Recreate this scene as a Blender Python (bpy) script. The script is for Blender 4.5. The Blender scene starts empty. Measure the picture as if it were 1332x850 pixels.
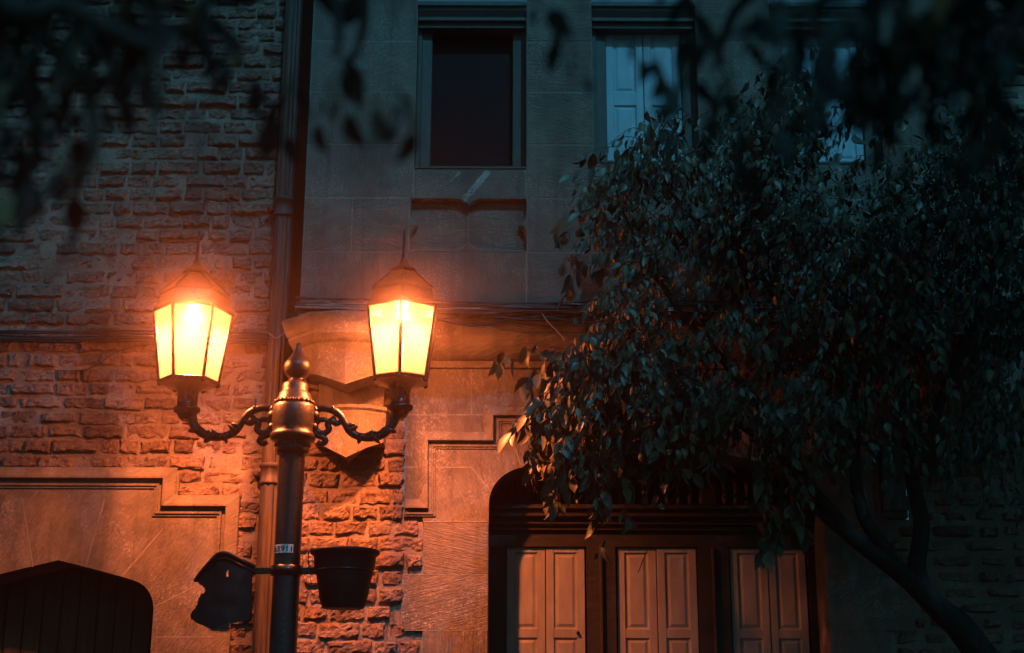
import bpy, math, random
from mathutils import Vector, Matrix, noise, geometry

R = math.radians
scene = bpy.context.scene
col = scene.collection

# ------------------------------------------------------------------ camera
W_PX, H_PX, F_PX = 1332.0, 850.0, 1900.0
CAM = Vector((0.0, -9.6, 1.6))
ROT = Matrix.Rotation(R(90 + 16.5), 3, 'X') @ Matrix.Rotation(R(0.21), 3, 'Z')
cd = bpy.data.cameras.new('camera')
cd.sensor_width = 36.0
cd.lens = F_PX / W_PX * 36.0
cd.clip_start = 0.05
cd.clip_end = 400.0
cd.dof.use_dof = True
cd.dof.focus_distance = 8.9
cd.dof.aperture_fstop = 1.6
cam = bpy.data.objects.new('camera', cd)
cam.matrix_world = Matrix.Translation(CAM) @ ROT.to_4x4()
col.objects.link(cam)
scene.camera = cam


def at(px, py, Y=0.0):
    """point of the vertical plane y=Y that the photograph shows at (px, py)"""
    d = ROT @ Vector(((px - W_PX / 2) / F_PX, -(py - H_PX / 2) / F_PX, -1.0))
    t = (Y - CAM.y) / d.y
    return CAM + d * t


def X(px, py, Y=0.0): return at(px, py, Y).x
def Z(py, Y=0.0, px=666): return at(px, py, Y).z


# ------------------------------------------------------------------ mesh builder
class MB:
    def __init__(s):
        s.v, s.f, s.m, s.var, s.sm = [], [], [], [], []

    def add(s, verts, faces, var=0.5, mat=0, smooth=False):
        o = len(s.v)
        s.v.extend([tuple(p) for p in verts])
        for f in faces:
            s.f.append([i + o for i in f])
            s.m.append(mat); s.var.append(var); s.sm.append(smooth)

    def box(s, x0, x1, y0, y1, z0, z1, var=0.5, mat=0, bev=0.0):
        if bev <= 0:
            v = [(x, y, z) for x in (x0, x1) for y in (y0, y1) for z in (z0, z1)]
            f = [(0, 1, 3, 2), (4, 6, 7, 5), (0, 4, 5, 1), (2, 3, 7, 6), (0, 2, 6, 4), (1, 5, 7, 3)]
            s.add(v, f, var, mat)
            return
        b = min(bev, (x1 - x0) / 3, (y1 - y0) / 3, (z1 - z0) / 3)
        # bevelled box from three nested slabs
        v, idx = [], {}
        for sx in (0, 1):
            for sy in (0, 1):
                for sz in (0, 1):
                    cx, cy, cz = (x0, x1)[sx], (y0, y1)[sy], (z0, z1)[sz]
                    dx, dy, dz = (b, -b)[sx], (b, -b)[sy], (b, -b)[sz]
                    idx[sx, sy, sz, 'x'] = len(v); v.append((cx, cy + dy, cz + dz))
                    idx[sx, sy, sz, 'y'] = len(v); v.append((cx + dx, cy, cz + dz))
                    idx[sx, sy, sz, 'z'] = len(v); v.append((cx + dx, cy + dy, cz))
        f = []
        q = ((0, 0), (0, 1), (1, 1), (1, 0))
        for k in (0, 1):
            f.append([idx[k, a, c, 'x'] for a, c in q])
            f.append([idx[a, k, c, 'y'] for a, c in q])
            f.append([idx[a, c, k, 'z'] for a, c in q])
        for a in (0, 1):
            for c in (0, 1):
                f.append([idx[0, a, c, 'y'], idx[1, a, c, 'y'], idx[1, a, c, 'z'], idx[0, a, c, 'z']])
                f.append([idx[a, 0, c, 'x'], idx[a, 1, c, 'x'], idx[a, 1, c, 'z'], idx[a, 0, c, 'z']])
                f.append([idx[a, c, 0, 'x'], idx[a, c, 1, 'x'], idx[a, c, 1, 'y'], idx[a, c, 0, 'y']])
        for a in (0, 1):
            for c in (0, 1):
                for e in (0, 1):
                    f.append([idx[a, c, e, 'x'], idx[a, c, e, 'y'], idx[a, c, e, 'z']])
        s.add(v, f, var, mat)

    def tube(s, pts, rad, n=8, var=0.5, mat=0, cap=True):
        pts = [Vector(p) for p in pts]
        if not hasattr(rad, '__len__'):
            rad = [rad] * len(pts)
        t0 = (pts[1] - pts[0]).normalized()
        u = t0.orthogonal().normalized()
        V, F = [], []
        for i, p in enumerate(pts):
            a = pts[max(i - 1, 0)]; b = pts[min(i + 1, len(pts) - 1)]
            t = (b - a)
            t = t.normalized() if t.length > 1e-9 else t0
            u = (u - t * u.dot(t))
            u = u.normalized() if u.length > 1e-6 else t.orthogonal().normalized()
            w = t.cross(u)
            for k in range(n):
                an = 2 * math.pi * k / n
                V.append(p + (u * math.cos(an) + w * math.sin(an)) * rad[i])
        for i in range(len(pts) - 1):
            for k in range(n):
                k2 = (k + 1) % n
                F.append((i * n + k, i * n + k2, (i + 1) * n + k2, (i + 1) * n + k))
        s.add(V, F, var, mat, True)
        if cap:
            s.add(V[:n], [tuple(range(n))[::-1]], var, mat)
            s.add(V[-n:], [tuple(range(n))], var, mat)

    def lathe(s, cx, cy, prof, n=32, var=0.5, mat=0, smooth=True, a0=0.0):
        """prof: list of (radius, z)"""
        V, F = [], []
        for r, z in prof:
            for k in range(n):
                an = a0 + 2 * math.pi * k / n
                V.append((cx + max(r, 1e-4) * math.sin(an), cy - max(r, 1e-4) * math.cos(an), z))
        for i in range(len(prof) - 1):
            for k in range(n):
                k2 = (k + 1) % n
                F.append((i * n + k, i * n + k2, (i + 1) * n + k2, (i + 1) * n + k))
        s.add(V, F, var, mat, smooth)

    def sphere(s, c, r, n=10, var=0.5, mat=0, sq=1.0):
        prof = [(r * math.sin(math.pi * i / n), c[2] - r * sq * math.cos(math.pi * i / n)) for i in range(n + 1)]
        s.lathe(c[0], c[1], prof, n + 4, var, mat)

    def plate(s, outer, holes=(), y=0.0, back=0.1, var=0.5, mat=0):
        """flat plate in the xz plane at y, with side walls running back to y+back"""
        loops = [list(outer)] + [list(h) for h in holes]
        pts = [p for l in loops for p in l]
        tri = geometry.tessellate_polygon([[Vector((p[0], p[1], 0)) for p in l] for l in loops])
        s.add([(p[0], y, p[1]) for p in pts], [tuple(t) for t in tri], var, mat)
        for l in loops:
            n = len(l)
            V = [(p[0], y, p[1]) for p in l] + [(p[0], y + back, p[1]) for p in l]
            s.add(V, [(i, (i + 1) % n, n + (i + 1) % n, n + i) for i in range(n)], var, mat)

    def rings(s, rects, var=0.5, mat=0, close=True):
        """nested rectangles (x0,x1,z0,z1,y): quads between them, cap on the last"""
        V, F = [], []
        for x0, x1, z0, z1, y in rects:
            V += [(x0, y, z0), (x1, y, z0), (x1, y, z1), (x0, y, z1)]
        for i in range(len(rects) - 1):
            for k in range(4):
                k2 = (k + 1) % 4
                F.append((i * 4 + k, i * 4 + k2, i * 4 + 4 + k2, i * 4 + 4 + k))
        if close:
            o = (len(rects) - 1) * 4
            F.append((o, o + 1, o + 2, o + 3))
        s.add(V, F, var, mat)

    def extr_x(s, prof, x0, x1, var=0.5, mat=0, step=0.25, cap=True):
        """profile of (y, z) points run along x, with end caps"""
        n = len(prof)
        m = max(1, int((x1 - x0) / step))
        V = []
        for i in range(m + 1):
            x = x0 + (x1 - x0) * i / m
            V += [(x, p[0], p[1]) for p in prof]
        F = [(i * n + k, (i + 1) * n + k, (i + 1) * n + k + 1, i * n + k + 1) for i in range(m) for k in range(n - 1)]
        s.add(V, F, var, mat)
        if cap:
            for x in (x0, x1):
                s.add([(x, p[0], p[1]) for p in prof], [tuple(range(n))], var, mat)

    def sweep(s, path, prof, var=0.5, mat=0):
        """path: (x,z) polyline, prof: (offset to the left of travel, y); mitred"""
        n = len(path)
        V = []
        for i, p in enumerate(path):
            p = Vector(p)
            d0 = (Vector(path[i]) - Vector(path[i - 1])).normalized() if i > 0 else None
            d1 = (Vector(path[i + 1]) - Vector(path[i])).normalized() if i < n - 1 else None
            d0 = d0 or d1; d1 = d1 or d0
            n0 = Vector((-d0.y, d0.x)); n1 = Vector((-d1.y, d1.x))
            b = (n0 + n1).normalized()
            k = 1.0 / max(0.25, b.dot(n0))
            for o, y in prof:
                q = p + b * (o * k)
                V.append((q.x, y, q.y))
        m = len(prof)
        F = [(i * m + k, (i + 1) * m + k, (i + 1) * m + k + 1, i * m + k + 1) for i in range(n - 1) for k in range(m - 1)]
        s.add(V, F, var, mat)
        s.add(V[:m], [tuple(range(m))], var, mat)
        s.add(V[-m:], [tuple(range(m))], var, mat)

    def build(s, name, mats, parent=None):
        me = bpy.data.meshes.new(name)
        off = Vector((0, 0, 0))
        p = parent
        while p is not None:
            off += p.location
            p = p.parent
        me.from_pydata([(a[0] - off.x, a[1] - off.y, a[2] - off.z) for a in s.v], [], s.f)
        if not isinstance(mats, (list, tuple)):
            mats = [mats]
        for m in mats:
            me.materials.append(m)
        me.polygons.foreach_set('material_index', s.m)
        me.polygons.foreach_set('use_smooth', s.sm)
        at_ = me.attributes.new('var', 'FLOAT', 'FACE')
        at_.data.foreach_set('value', s.var)
        me.validate()
        me.update()
        o = bpy.data.objects.new(name, me)
        col.objects.link(o)
        o.parent = parent
        return o


def tag(o, label=None, cat=None, group=None, kind=None):
    if label: o['label'] = label
    if cat: o['category'] = cat
    if group: o['group'] = group
    if kind: o['kind'] = kind
    return o


def thing(name, label, cat, loc=(0, 0, 0), group=None):
    o = bpy.data.objects.new(name, None)
    o.empty_display_size = 0.2
    o.location = loc
    col.objects.link(o)
    return tag(o, label, cat, group)


# ------------------------------------------------------------------ materials
class NT:
    def __init__(s, name):
        s.mat = bpy.data.materials.new(name)
        s.mat.use_nodes = True
        s.t = s.mat.node_tree
        s.n = s.t.nodes
        s.bsdf = s.n['Principled BSDF']
        s.out = s.n['Material Output']

    def node(s, typ, **kw):
        nd = s.n.new(typ)
        for k, v in kw.items():
            if k.startswith('i_'):
                key = k[2:]
                key = int(key) if key.isdigit() else key.replace('_', ' ')
                nd.inputs[key].default_value = v
            else:
                setattr(nd, k, v)
        return nd

    def link(s, a, b): s.t.links.new(a, b)

    def obj(s): return s.node('ShaderNodeTexCoord').outputs['Object']

    def noise(s, vec, scale, detail=4, rough=0.55, dist=0.0):
        nd = s.node('ShaderNodeTexNoise')
        nd.inputs['Scale'].default_value = scale
        nd.inputs['Detail'].default_value = detail
        nd.inputs['Roughness'].default_value = rough
        nd.inputs['Distortion'].default_value = dist
        s.link(vec, nd.inputs['Vector'])
        return nd.outputs['Fac']

    def mapping(s, vec, scale=(1, 1, 1), rot=(0, 0, 0)):
        nd = s.node('ShaderNodeMapping')
        nd.inputs['Scale'].default_value = scale
        nd.inputs['Rotation'].default_value = rot
        s.link(vec, nd.inputs['Vector'])
        return nd.outputs['Vector']

    def ramp(s, fac, stops):
        nd = s.node('ShaderNodeValToRGB')
        cr = nd.color_ramp
        while len(cr.elements) < len(stops):
            cr.elements.new(0.5)
        for e, (p, c) in zip(cr.elements, stops):
            e.position = p
            e.color = (c, c, c, 1) if not hasattr(c, '__len__') else (*c, 1)
        s.link(fac, nd.inputs['Fac'])
        return nd.outputs['Color']

    def mix(s, fac, a, b, mode='MIX'):
        nd = s.node('ShaderNodeMix', data_type='RGBA', blend_type=mode)
        for sock, v in ((nd.inputs[0], fac), (nd.inputs[6], a), (nd.inputs[7], b)):
            if isinstance(v, (int, float)):
                sock.default_value = v if sock == nd.inputs[0] else (v, v, v, 1)
            elif isinstance(v, (tuple, list)):
                sock.default_value = (*v, 1)
            else:
                s.link(v, sock)
        return nd.outputs[2]

    def math(s, op, a, b=0.0):
        nd = s.node('ShaderNodeMath', operation=op)
        for sock, v in ((nd.inputs[0], a), (nd.inputs[1], b)):
            if isinstance(v, (int, float)): sock.default_value = v
            else: s.link(v, sock)
        return nd.outputs[0]

    def var(s):
        return s.node('ShaderNodeAttribute', attribute_name='var').outputs['Fac']

    def bump(s, h, strength, dist=0.01, nrm=None):
        nd = s.node('ShaderNodeBump')
        nd.inputs['Strength'].default_value = strength
        nd.inputs['Distance'].default_value = dist
        s.link(h, nd.inputs['Height'])
        if nrm: s.link(nrm, nd.inputs['Normal'])
        return nd.outputs['Normal']

    def fin(s, color, rough=0.8, nrm=None, spec=0.3, metal=0.0):
        b = s.bsdf
        for sock, v in ((b.inputs['Base Color'], color), (b.inputs['Roughness'], rough)):
            if isinstance(v, (int, float)): sock.default_value = v
            elif isinstance(v, (tuple, list)): sock.default_value = (*v, 1)
            else: s.link(v, sock)
        b.inputs['Specular IOR Level'].default_value = spec
        b.inputs['Metallic'].default_value = metal
        if nrm: s.link(nrm, b.inputs['Normal'])
        return s.mat


def mat_stone(name, dark=(0.17, 0.145, 0.125), light=(0.33, 0.285, 0.24)):
    t = NT(name)
    o = t.obj(); v = t.var()
    # tooling: direction differs from block to block
    ang = t.math('MULTIPLY', v, 3.14159)
    vr = t.node('ShaderNodeVectorRotate', rotation_type='Y_AXIS')
    t.link(o, vr.inputs['Vector']); t.link(ang, vr.inputs['Angle'])
    tool = t.noise(t.mapping(vr.outputs['Vector'], (5, 5, 150)), 1.0, 3, 0.6, 0.6)
    tool2 = t.noise(t.mapping(vr.outputs['Vector'], (16, 16, 330)), 1.0, 2, 0.5)
    big = t.noise(o, 1.7, 5, 0.62)
    mid = t.noise(o, 9, 5, 0.6)
    fine = t.noise(o, 120, 3, 0.6)
    base = t.mix(t.ramp(big, [(0.3, 0.0), (0.7, 1.0)]), dark, light)
    base = t.mix(t.math('MULTIPLY', v, 0.35), base, (0.20, 0.15, 0.115))
    base = t.mix(t.ramp(mid, [(0.35, 0.55), (0.65, 0.0)]), base, (0.12, 0.105, 0.09))
    # pale scratches left by the chisel and patches of lime bloom
    scr = t.math('MULTIPLY', t.ramp(tool, [(0.56, 0.0), (0.68, 1.0)]), t.ramp(t.noise(o, 3.3, 4, 0.6), [(0.46, 0.0), (0.66, 0.6)]))
    base = t.mix(scr, base, (0.46, 0.43, 0.39))
    bloom = t.math('MULTIPLY', t.ramp(t.noise(o, 75, 4, 0.75), [(0.52, 0.0), (0.6, 1.0)]), t.ramp(t.noise(o, 2.6, 5, 0.65), [(0.46, 0.0), (0.62, 0.85)]))
    base = t.mix(bloom, base, (0.5, 0.47, 0.43))
    # rain streaks run down the face
    st = t.noise(t.mapping(o, (14, 1, 0.7)), 1.0, 4, 0.6)
    base = t.mix(t.ramp(st, [(0.52, 0.0), (0.72, 0.5)]), base, (0.085, 0.078, 0.07))
    h = t.math('ADD', t.math('MULTIPLY', tool, 0.8), t.math('ADD', t.math('MULTIPLY', tool2, 0.5), t.math('ADD', t.math('MULTIPLY', fine, 0.25), t.math('MULTIPLY', mid, 0.8))))
    return t.fin(base, 0.88, t.bump(h, 0.95, 0.014), 0.25)


def mat_brick():
    t = NT('old_brick')
    o = t.obj(); v = t.var()
    n1 = t.noise(o, 4.0, 5, 0.6); n2 = t.noise(o, 38, 5, 0.65); n3 = t.noise(o, 140, 3, 0.6)
    c = t.ramp(v, [(0.0, (0.16, 0.105, 0.085)), (0.35, (0.25, 0.16, 0.125)), (0.7, (0.33, 0.225, 0.175)), (1.0, (0.21, 0.165, 0.145))])
    c = t.mix(t.ramp(n2, [(0.36, 0.75), (0.55, 0.0)]), c, (0.085, 0.06, 0.05))
    c = t.mix(t.ramp(n2, [(0.56, 0.0), (0.74, 0.65)]), c, (0.40, 0.32, 0.26))
    c = t.mix(t.ramp(n1, [(0.52, 0.0), (0.72, 0.55)]), c, (0.36, 0.29, 0.235))
    h = t.math('ADD', n2, t.math('MULTIPLY', n3, 0.35))
    return t.fin(c, 0.93, t.bump(h, 1.0, 0.02), 0.2)


def mat_mortar():
    t = NT('lime_mortar')
    o = t.obj()
    n1 = t.noise(o, 3.0, 5, 0.6); n2 = t.noise(o, 60, 5, 0.7)
    c = t.mix(t.ramp(n1, [(0.35, 0.0), (0.65, 1.0)]), (0.20, 0.15, 0.12), (0.36, 0.29, 0.24))
    c = t.mix(t.ramp(n2, [(0.38, 0.6), (0.55, 0.0)]), c, (0.12, 0.095, 0.08))
    return t.fin(c, 0.95, t.bump(n2, 0.8, 0.01), 0.15)


def mat_paint(name, c1, c2, rough=0.4, scale=20, bump=0.15, streak=(1, 1, 1), spec=0.4, metal=0.0):
    t = NT(name)
    o = t.obj()
    n1 = t.noise(t.mapping(o, streak), scale, 5, 0.65)
    n2 = t.noise(o, scale * 5, 4, 0.6)
    c = t.mix(t.ramp(n1, [(0.38, 0.0), (0.68, 1.0)]), c1, c2)
    r = t.ramp(n2, [(0.3, max(rough - 0.12, 0.05)), (0.7, min(rough + 0.15, 1.0))])
    h = t.math('ADD', n1, t.math('MULTIPLY', n2, 0.5))
    return t.fin(c, r, t.bump(h, bump, 0.006), spec, metal)


def mat_leaf(name, dark, light, rough=0.36):
    t = NT(name)
    o = t.obj(); v = t.var()
    n = t.noise(o, 55, 3, 0.6)
    c = t.mix(v, dark, light)
    c = t.mix(t.ramp(n, [(0.4, 0.4), (0.62, 0.0)]), c, tuple(x * 0.45 for x in dark))
    c = t.mix(t.ramp(v, [(0.93, 0.0), (0.97, 0.8)]), c, (0.24, 0.15, 0.06))   # a few yellowed leaves
    m = t.fin(c, rough, t.bump(n, 0.35, 0.004), 0.45)
    return m


M_stone = mat_stone('tooled_stone')
M_joint = mat_paint('pale_joint', (0.26, 0.23, 0.2), (0.42, 0.39, 0.35), 0.9, 15, 0.4, spec=0.1)
M_brick = mat_brick()
M_mortar = mat_mortar()
M_iron = mat_paint('black_enamel', (0.006, 0.007, 0.007), (0.014, 0.013, 0.012), 0.3, 26, 0.25, spec=0.5)
M_bronze = mat_paint('worn_bronze_paint', (0.012, 0.010, 0.009), (0.045, 0.033, 0.024), 0.33, 40, 0.4, spec=0.6, metal=0.1)
M_pipe = mat_paint('weathered_pipe', (0.045, 0.035, 0.029), (0.12, 0.092, 0.075), 0.6, 9, 0.35, (5, 5, 0.35), 0.35)
M_frame = mat_paint('dark_varnished_wood', (0.022, 0.018, 0.015), (0.05, 0.04, 0.034), 0.5, 12, 0.3, (1, 1, 9), 0.35)
M_casing = mat_paint('dull_green_casing', (0.06, 0.07, 0.062), (0.10, 0.11, 0.098), 0.55, 10, 0.25, (4, 1, 1), 0.35)
M_cream = mat_paint('cream_shutter_paint', (0.31, 0.28, 0.255), (0.42, 0.385, 0.355), 0.55, 6, 0.12, (3, 1, 1), 0.3)
M_blue = mat_paint('pale_blue_shutter_paint', (0.36, 0.52, 0.60), (0.46, 0.62, 0.70), 0.55, 6, 0.12, (3, 1, 1), 0.3)
M_door = mat_paint('old_door_wood', (0.05, 0.033, 0.022), (0.12, 0.08, 0.05), 0.7, 8, 0.4, (9, 1, 0.6), 0.2)
M_pot = mat_paint('black_plastic', (0.010, 0.014, 0.014), (0.018, 0.022, 0.021), 0.5, 14, 0.12, (1, 1, 0.4), 0.25)
M_cable = mat_paint('cable_rubber', (0.02, 0.02, 0.02), (0.06, 0.055, 0.05), 0.5, 20, 0.1)
M_cable2 = mat_paint('grey_cable_sheath', (0.22, 0.21, 0.2), (0.34, 0.32, 0.3), 0.5, 20, 0.1)
M_soil = mat_paint('dry_soil', (0.03, 0.022, 0.016), (0.06, 0.045, 0.03), 0.95, 40, 0.9)
M_bark = mat_paint('grey_bark', (0.022, 0.019, 0.015), (0.05, 0.042, 0.034), 0.9, 22, 0.9, (2, 2, 0.5), 0.15)
M_twig = mat_paint('brown_twig', (0.07, 0.05, 0.036), (0.13, 0.095, 0.07), 0.8, 30, 0.2, spec=0.2)
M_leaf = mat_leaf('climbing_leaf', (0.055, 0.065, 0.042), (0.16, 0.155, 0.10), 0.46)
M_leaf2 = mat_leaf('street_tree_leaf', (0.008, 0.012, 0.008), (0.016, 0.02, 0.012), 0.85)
M_white = mat_paint('white_number_plate', (0.5, 0.5, 0.5), (0.68, 0.68, 0.68), 0.4, 30, 0.05)
M_ink = mat_paint('black_ink', (0.01, 0.01, 0.012), (0.02, 0.02, 0.022), 0.5, 30, 0.02)
M_road = mat_paint('asphalt', (0.035, 0.035, 0.036), (0.06, 0.06, 0.058), 0.85, 60, 0.7)
M_pave = mat_paint('pavement_slab', (0.045, 0.043, 0.042), (0.085, 0.08, 0.075), 0.85, 20, 0.5)
M_drop = mat_paint('bird_lime', (0.38, 0.38, 0.36), (0.6, 0.6, 0.57), 0.8, 40, 0.2)

# dark room behind the upstairs glass
t = NT('dark_window_glass')
M_glass = t.fin((0.006, 0.007, 0.009), 0.4, None, 0.12)
t = NT('room_dark')
M_room = t.fin((0.012, 0.012, 0.012), 0.9)

# lantern glass: milky, partly see-through
t = NT('milky_lantern_glass')
tr = t.node('ShaderNodeBsdfTransparent'); tr.inputs['Color'].default_value = (1.0, 0.97, 0.86, 1)
tl = t.node('ShaderNodeBsdfTranslucent'); tl.inputs['Color'].default_value = (0.95, 0.95, 0.72, 1)
mx = t.node('ShaderNodeMixShader'); mx.inputs[0].default_value = 0.13
t.link(tr.outputs[0], mx.inputs[1]); t.link(tl.outputs[0], mx.inputs[2])
t.link(mx.outputs[0], t.out.inputs['Surface'])
M_pane = t.mat
t = NT('sodium_bulb')
em = t.node('ShaderNodeEmission'); em.inputs['Color'].default_value = (1.0, 0.62, 0.22, 1); em.inputs['Strength'].default_value = 14.0
t.link(em.outputs[0], t.out.inputs['Surface'])
M_bulb = t.mat

# ------------------------------------------------------------------ ground
mb = MB(); mb.add([(-60, -60, 0), (60, -60, 0), (60, 60, 0), (-60, 60, 0)], [(0, 1, 2, 3)])
tag(mb.build('road', M_road), 'dark asphalt street in front of the houses', 'road', kind='structure')
mb = MB()
mb.box(-14, 14, -2.35, 0.0, 0.004, 0.13)
tag(mb.build('pavement', M_pave), 'grey slab pavement along the house fronts', 'pavement', kind='structure')
mb = MB()
for i in range(28):
    mb.box(-14 + i, -14 + i + 0.985, -2.5, -2.352, 0.004, 0.14, random.Random(i).random(), 0, 0.012)
tag(mb.build('kerb', M_pave), 'stone kerb edging the pavement', 'kerb', kind='structure')

# ------------------------------------------------------------------ bricks
def brick_wall(mb, intervals, z0, z1, yb, seed, course=0.101, fine=True, ymort=None):
    """real courses of hand-laid brick; intervals(z) gives the x spans to fill at that height"""
    rnd = random.Random(seed)
    z = z0
    row = 0
    while z < z1:
        hh = course * rnd.uniform(0.93, 1.07)
        for (a, b) in intervals(z + hh / 2):
            x = a - rnd.uniform(0, 0.16)
            while x < b:
                L = rnd.choice((0.155, 0.19, 0.2, 0.25, 0.3)) * rnd.uniform(0.85, 1.15)
                bx0, bx1 = max(x + 0.01, a), min(x + L - 0.01, b)
                x += L
                if bx1 - bx0 < 0.05:
                    continue
                g0 = rnd.uniform(0.004, 0.017); g1 = rnd.uniform(0.003, 0.011)
                bz0, bz1 = z + g0, z + hh - g1
                sm = noise.noise(Vector((bx0 * 0.8 + seed, z * 0.8, 3.1)))           # zones where mortar was smeared over
                rel = 0.031 * rnd.uniform(0.35, 1.4) * (1.0 - 0.5 * max(0.0, min(1.0, sm * 2.4)))
                sk = rnd.uniform(-0.013, 0.013); tx = rnd.uniform(-0.008, 0.008); tz = rnd.uniform(-0.005, 0.009)
                nx, nz = (17, 9) if fine else (6, 5)
                V, F = [], []
                rr = rnd.uniform(0.005, 0.014)
                off = rnd.uniform(0, 50)
                for j in range(nz):
                    for i in range(nx):
                        u, w = i / (nx - 1), j / (nz - 1)
                        u2 = 0.5 - 0.5 * math.cos(math.pi * u) if fine else u
                        w2 = 0.5 - 0.5 * math.cos(math.pi * w) if fine else w
                        px = bx0 + (bx1 - bx0) * u2
                        pz = bz0 + (bz1 - bz0) * w2 + sk * (u - 0.5)
                        e = min(min(u2, 1 - u2) * (bx1 - bx0), min(w2, 1 - w2) * (bz1 - bz0))
                        k = min(1.0, e / rr)
                        prof = k ** 0.4
                        nn = noise.noise(Vector((px * 14, pz * 14, off))) * 0.016 + noise.noise(Vector((px * 48, pz * 48, off))) * 0.009 + noise.noise(Vector((px * 110, pz * 110, off))) * 0.005
                        edge = (i in (0, nx - 1) or j in (0, nz - 1))
                        dx = noise.noise(Vector((px * 22, pz * 22, off + 9))) * 0.014
                        dz = noise.noise(Vector((px * 22, pz * 22, off + 19))) * 0.013
                        y = yb - (rel + tx * (u - .5) * 2 + tz * (w - .5) * 2) * prof - nn * prof
                        if edge: y = yb + 0.02
                        V.append((px + dx, y, pz + dz))
                for j in range(nz - 1):
                    for i in range(nx - 1):
                        F.append((j * nx + i, j * nx + i + 1, (j + 1) * nx + i + 1, (j + 1) * nx + i))
                mb.add(V, F, rnd.random(), 0, False)
        z += hh
        row += 1


def mortar_sheet(mb, intervals, z0, z1, yb, res=0.035):
    z = z0
    while z < z1:
        for (a, b) in intervals(z + res / 2):
            n = max(1, int((b - a) / res))
            V = []
            for zz in (z, z + res):
                for i in range(n + 1):
                    x = a + (b - a) * i / n
                    V.append((x, yb + noise.noise(Vector((x * 18, zz * 18, 1.7))) * 0.007 + noise.noise(Vector((x * 3, zz * 3, 5.7))) * 0.006, zz))
            mb.add(V, [(i, i + 1, n + 2 + i, n + 1 + i) for i in range(n)], 0.5, 1, True)
        z += res


def tudor(cx, hw, zs, zc, za, rx, n=10):
    """right spring -> apex -> left spring, points (x,z)"""
    r = [(cx + hw - rx + rx * math.cos(math.pi / 2 * i / n * 0.86), zs + (zc - zs) * math.sin(math.pi / 2 * i / n * 0.86) / math.sin(math.pi / 2 * 0.86)) for i in range(n + 1)]
    last = r[-1]
    for i in range(1, 9):
        u = i / 8
        r.append((last[0] + (cx - last[0]) * u, last[1] + (za - last[1]) * (u ** 0.92)))
    return r + [(2 * cx - x, z) for x, z in r[::-1][1:]]


HOOD = [(0.115, 0.01), (0.112, -0.010), (0.05, -0.046), (0.035, -0.048), (0.031, -0.042), (0.028, -0.006), (0.004, -0.006),
        (0.002, -0.020), (-0.012, -0.020), (-0.014, -0.010), (-0.028, -0.010), (-0.030, 0.01)]
ZTOP = 8.6

# ------------------------------------------------------------------ brick house on the left
X_PIPE = X(370, 300)
house_l = thing('brick_house', 'old rough brick house on the left with stepped stone door surround', 'house', (X(75, 700), 0.3, 0))
pxL = X(75, 740); hw_portal = X(305, 740) - pxL
zs1, zs2 = Z(632), Z(668)
x_step = X(232, 640); x_jamb = X(304, 740)


def iv_left(z):
    if z > zs1 + 0.10: return [(-7.0, X_PIPE)]
    lo = x_step if z > zs2 + 0.09 else x_jamb
    return [(-7.0, 2 * pxL - lo), (lo, X_PIPE)]


mb = MB()
brick_wall(mb, iv_left, 1.9, ZTOP, 0.03, 11)
brick_wall(mb, iv_left, 0.1, 1.9, 0.03, 12, fine=False)
mortar_sheet(mb, iv_left, 0.1, ZTOP, 0.0225)
mb.build('wall', [M_brick, M_mortar], house_l)

arch = tudor(pxL, X(200, 790) - pxL, Z(797), Z(757), Z(731), X(200, 790) - X(163, 790))
mb = MB()
lo, hi = 2 * pxL - x_jamb, x_jamb
loS, hiS = 2 * pxL - x_step, x_step
outer = [(lo, 0.13), (lo, zs2 + 0.09), (loS, zs2 + 0.09), (loS, zs1 + 0.09), (hiS, zs1 + 0.09), (hiS, zs2 + 0.09), (hi, zs2 + 0.09), (hi, 0.13),
         (arch[0][0], 0.13)] + arch + [(arch[-1][0], 0.13)]
mb.plate(outer, y=0.0, back=0.42, var=0.31)
mb_sur = mb
mb = MB()


def joint(mb, pts, y=-0.0012, w=0.0055):
    """thin pale mortar joint standing just proud of the stone"""
    for (x0, z0), (x1, z1) in zip(pts, pts[1:]):
        d = Vector((x1 - x0, z1 - z0)).normalized(); n = Vector((-d.y, d.x)) * w / 2
        mb.add([(x0 + n.x, y, z0 + n.y), (x1 + n.x, y, z1 + n.y), (x1 - n.x, y, z1 - n.y), (x0 - n.x, y, z0 - n.y)], [(0, 1, 2, 3)])


def pj(mb, pxs, Y=0.0, **k):
    joint(mb, [(at(a, b, Y).x, at(a, b, Y).z) for a, b in pxs], Y - 0.0014, **k)


for l in ([(29, 649), (43, 738)], [(136, 650), (111, 738)], [(212, 688), (159, 750)], [(262, 759), (202, 789)], [(202, 829), (280, 829)]):
    pj(mb, l)
mb_sur.add(mb.v, mb.f, .5, 1)
surround = mb_sur.build('door_surround', [M_stone, M_joint], house_l)
mb = MB()
mb.sweep([(lo + 0.02, Z(812)), (lo + 0.11, Z(812)), (lo + 0.11, zs2), (loS + 0.11, zs2), (loS + 0.11, zs1), (hiS - 0.13, zs1), (hiS - 0.13, zs2), (hi - 0.10, zs2), (hi - 0.10, Z(812)), (hi - 0.0, Z(812))],
         HOOD, 0.2)
mb.build('hood_moulding', M_stone, surround)
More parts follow.
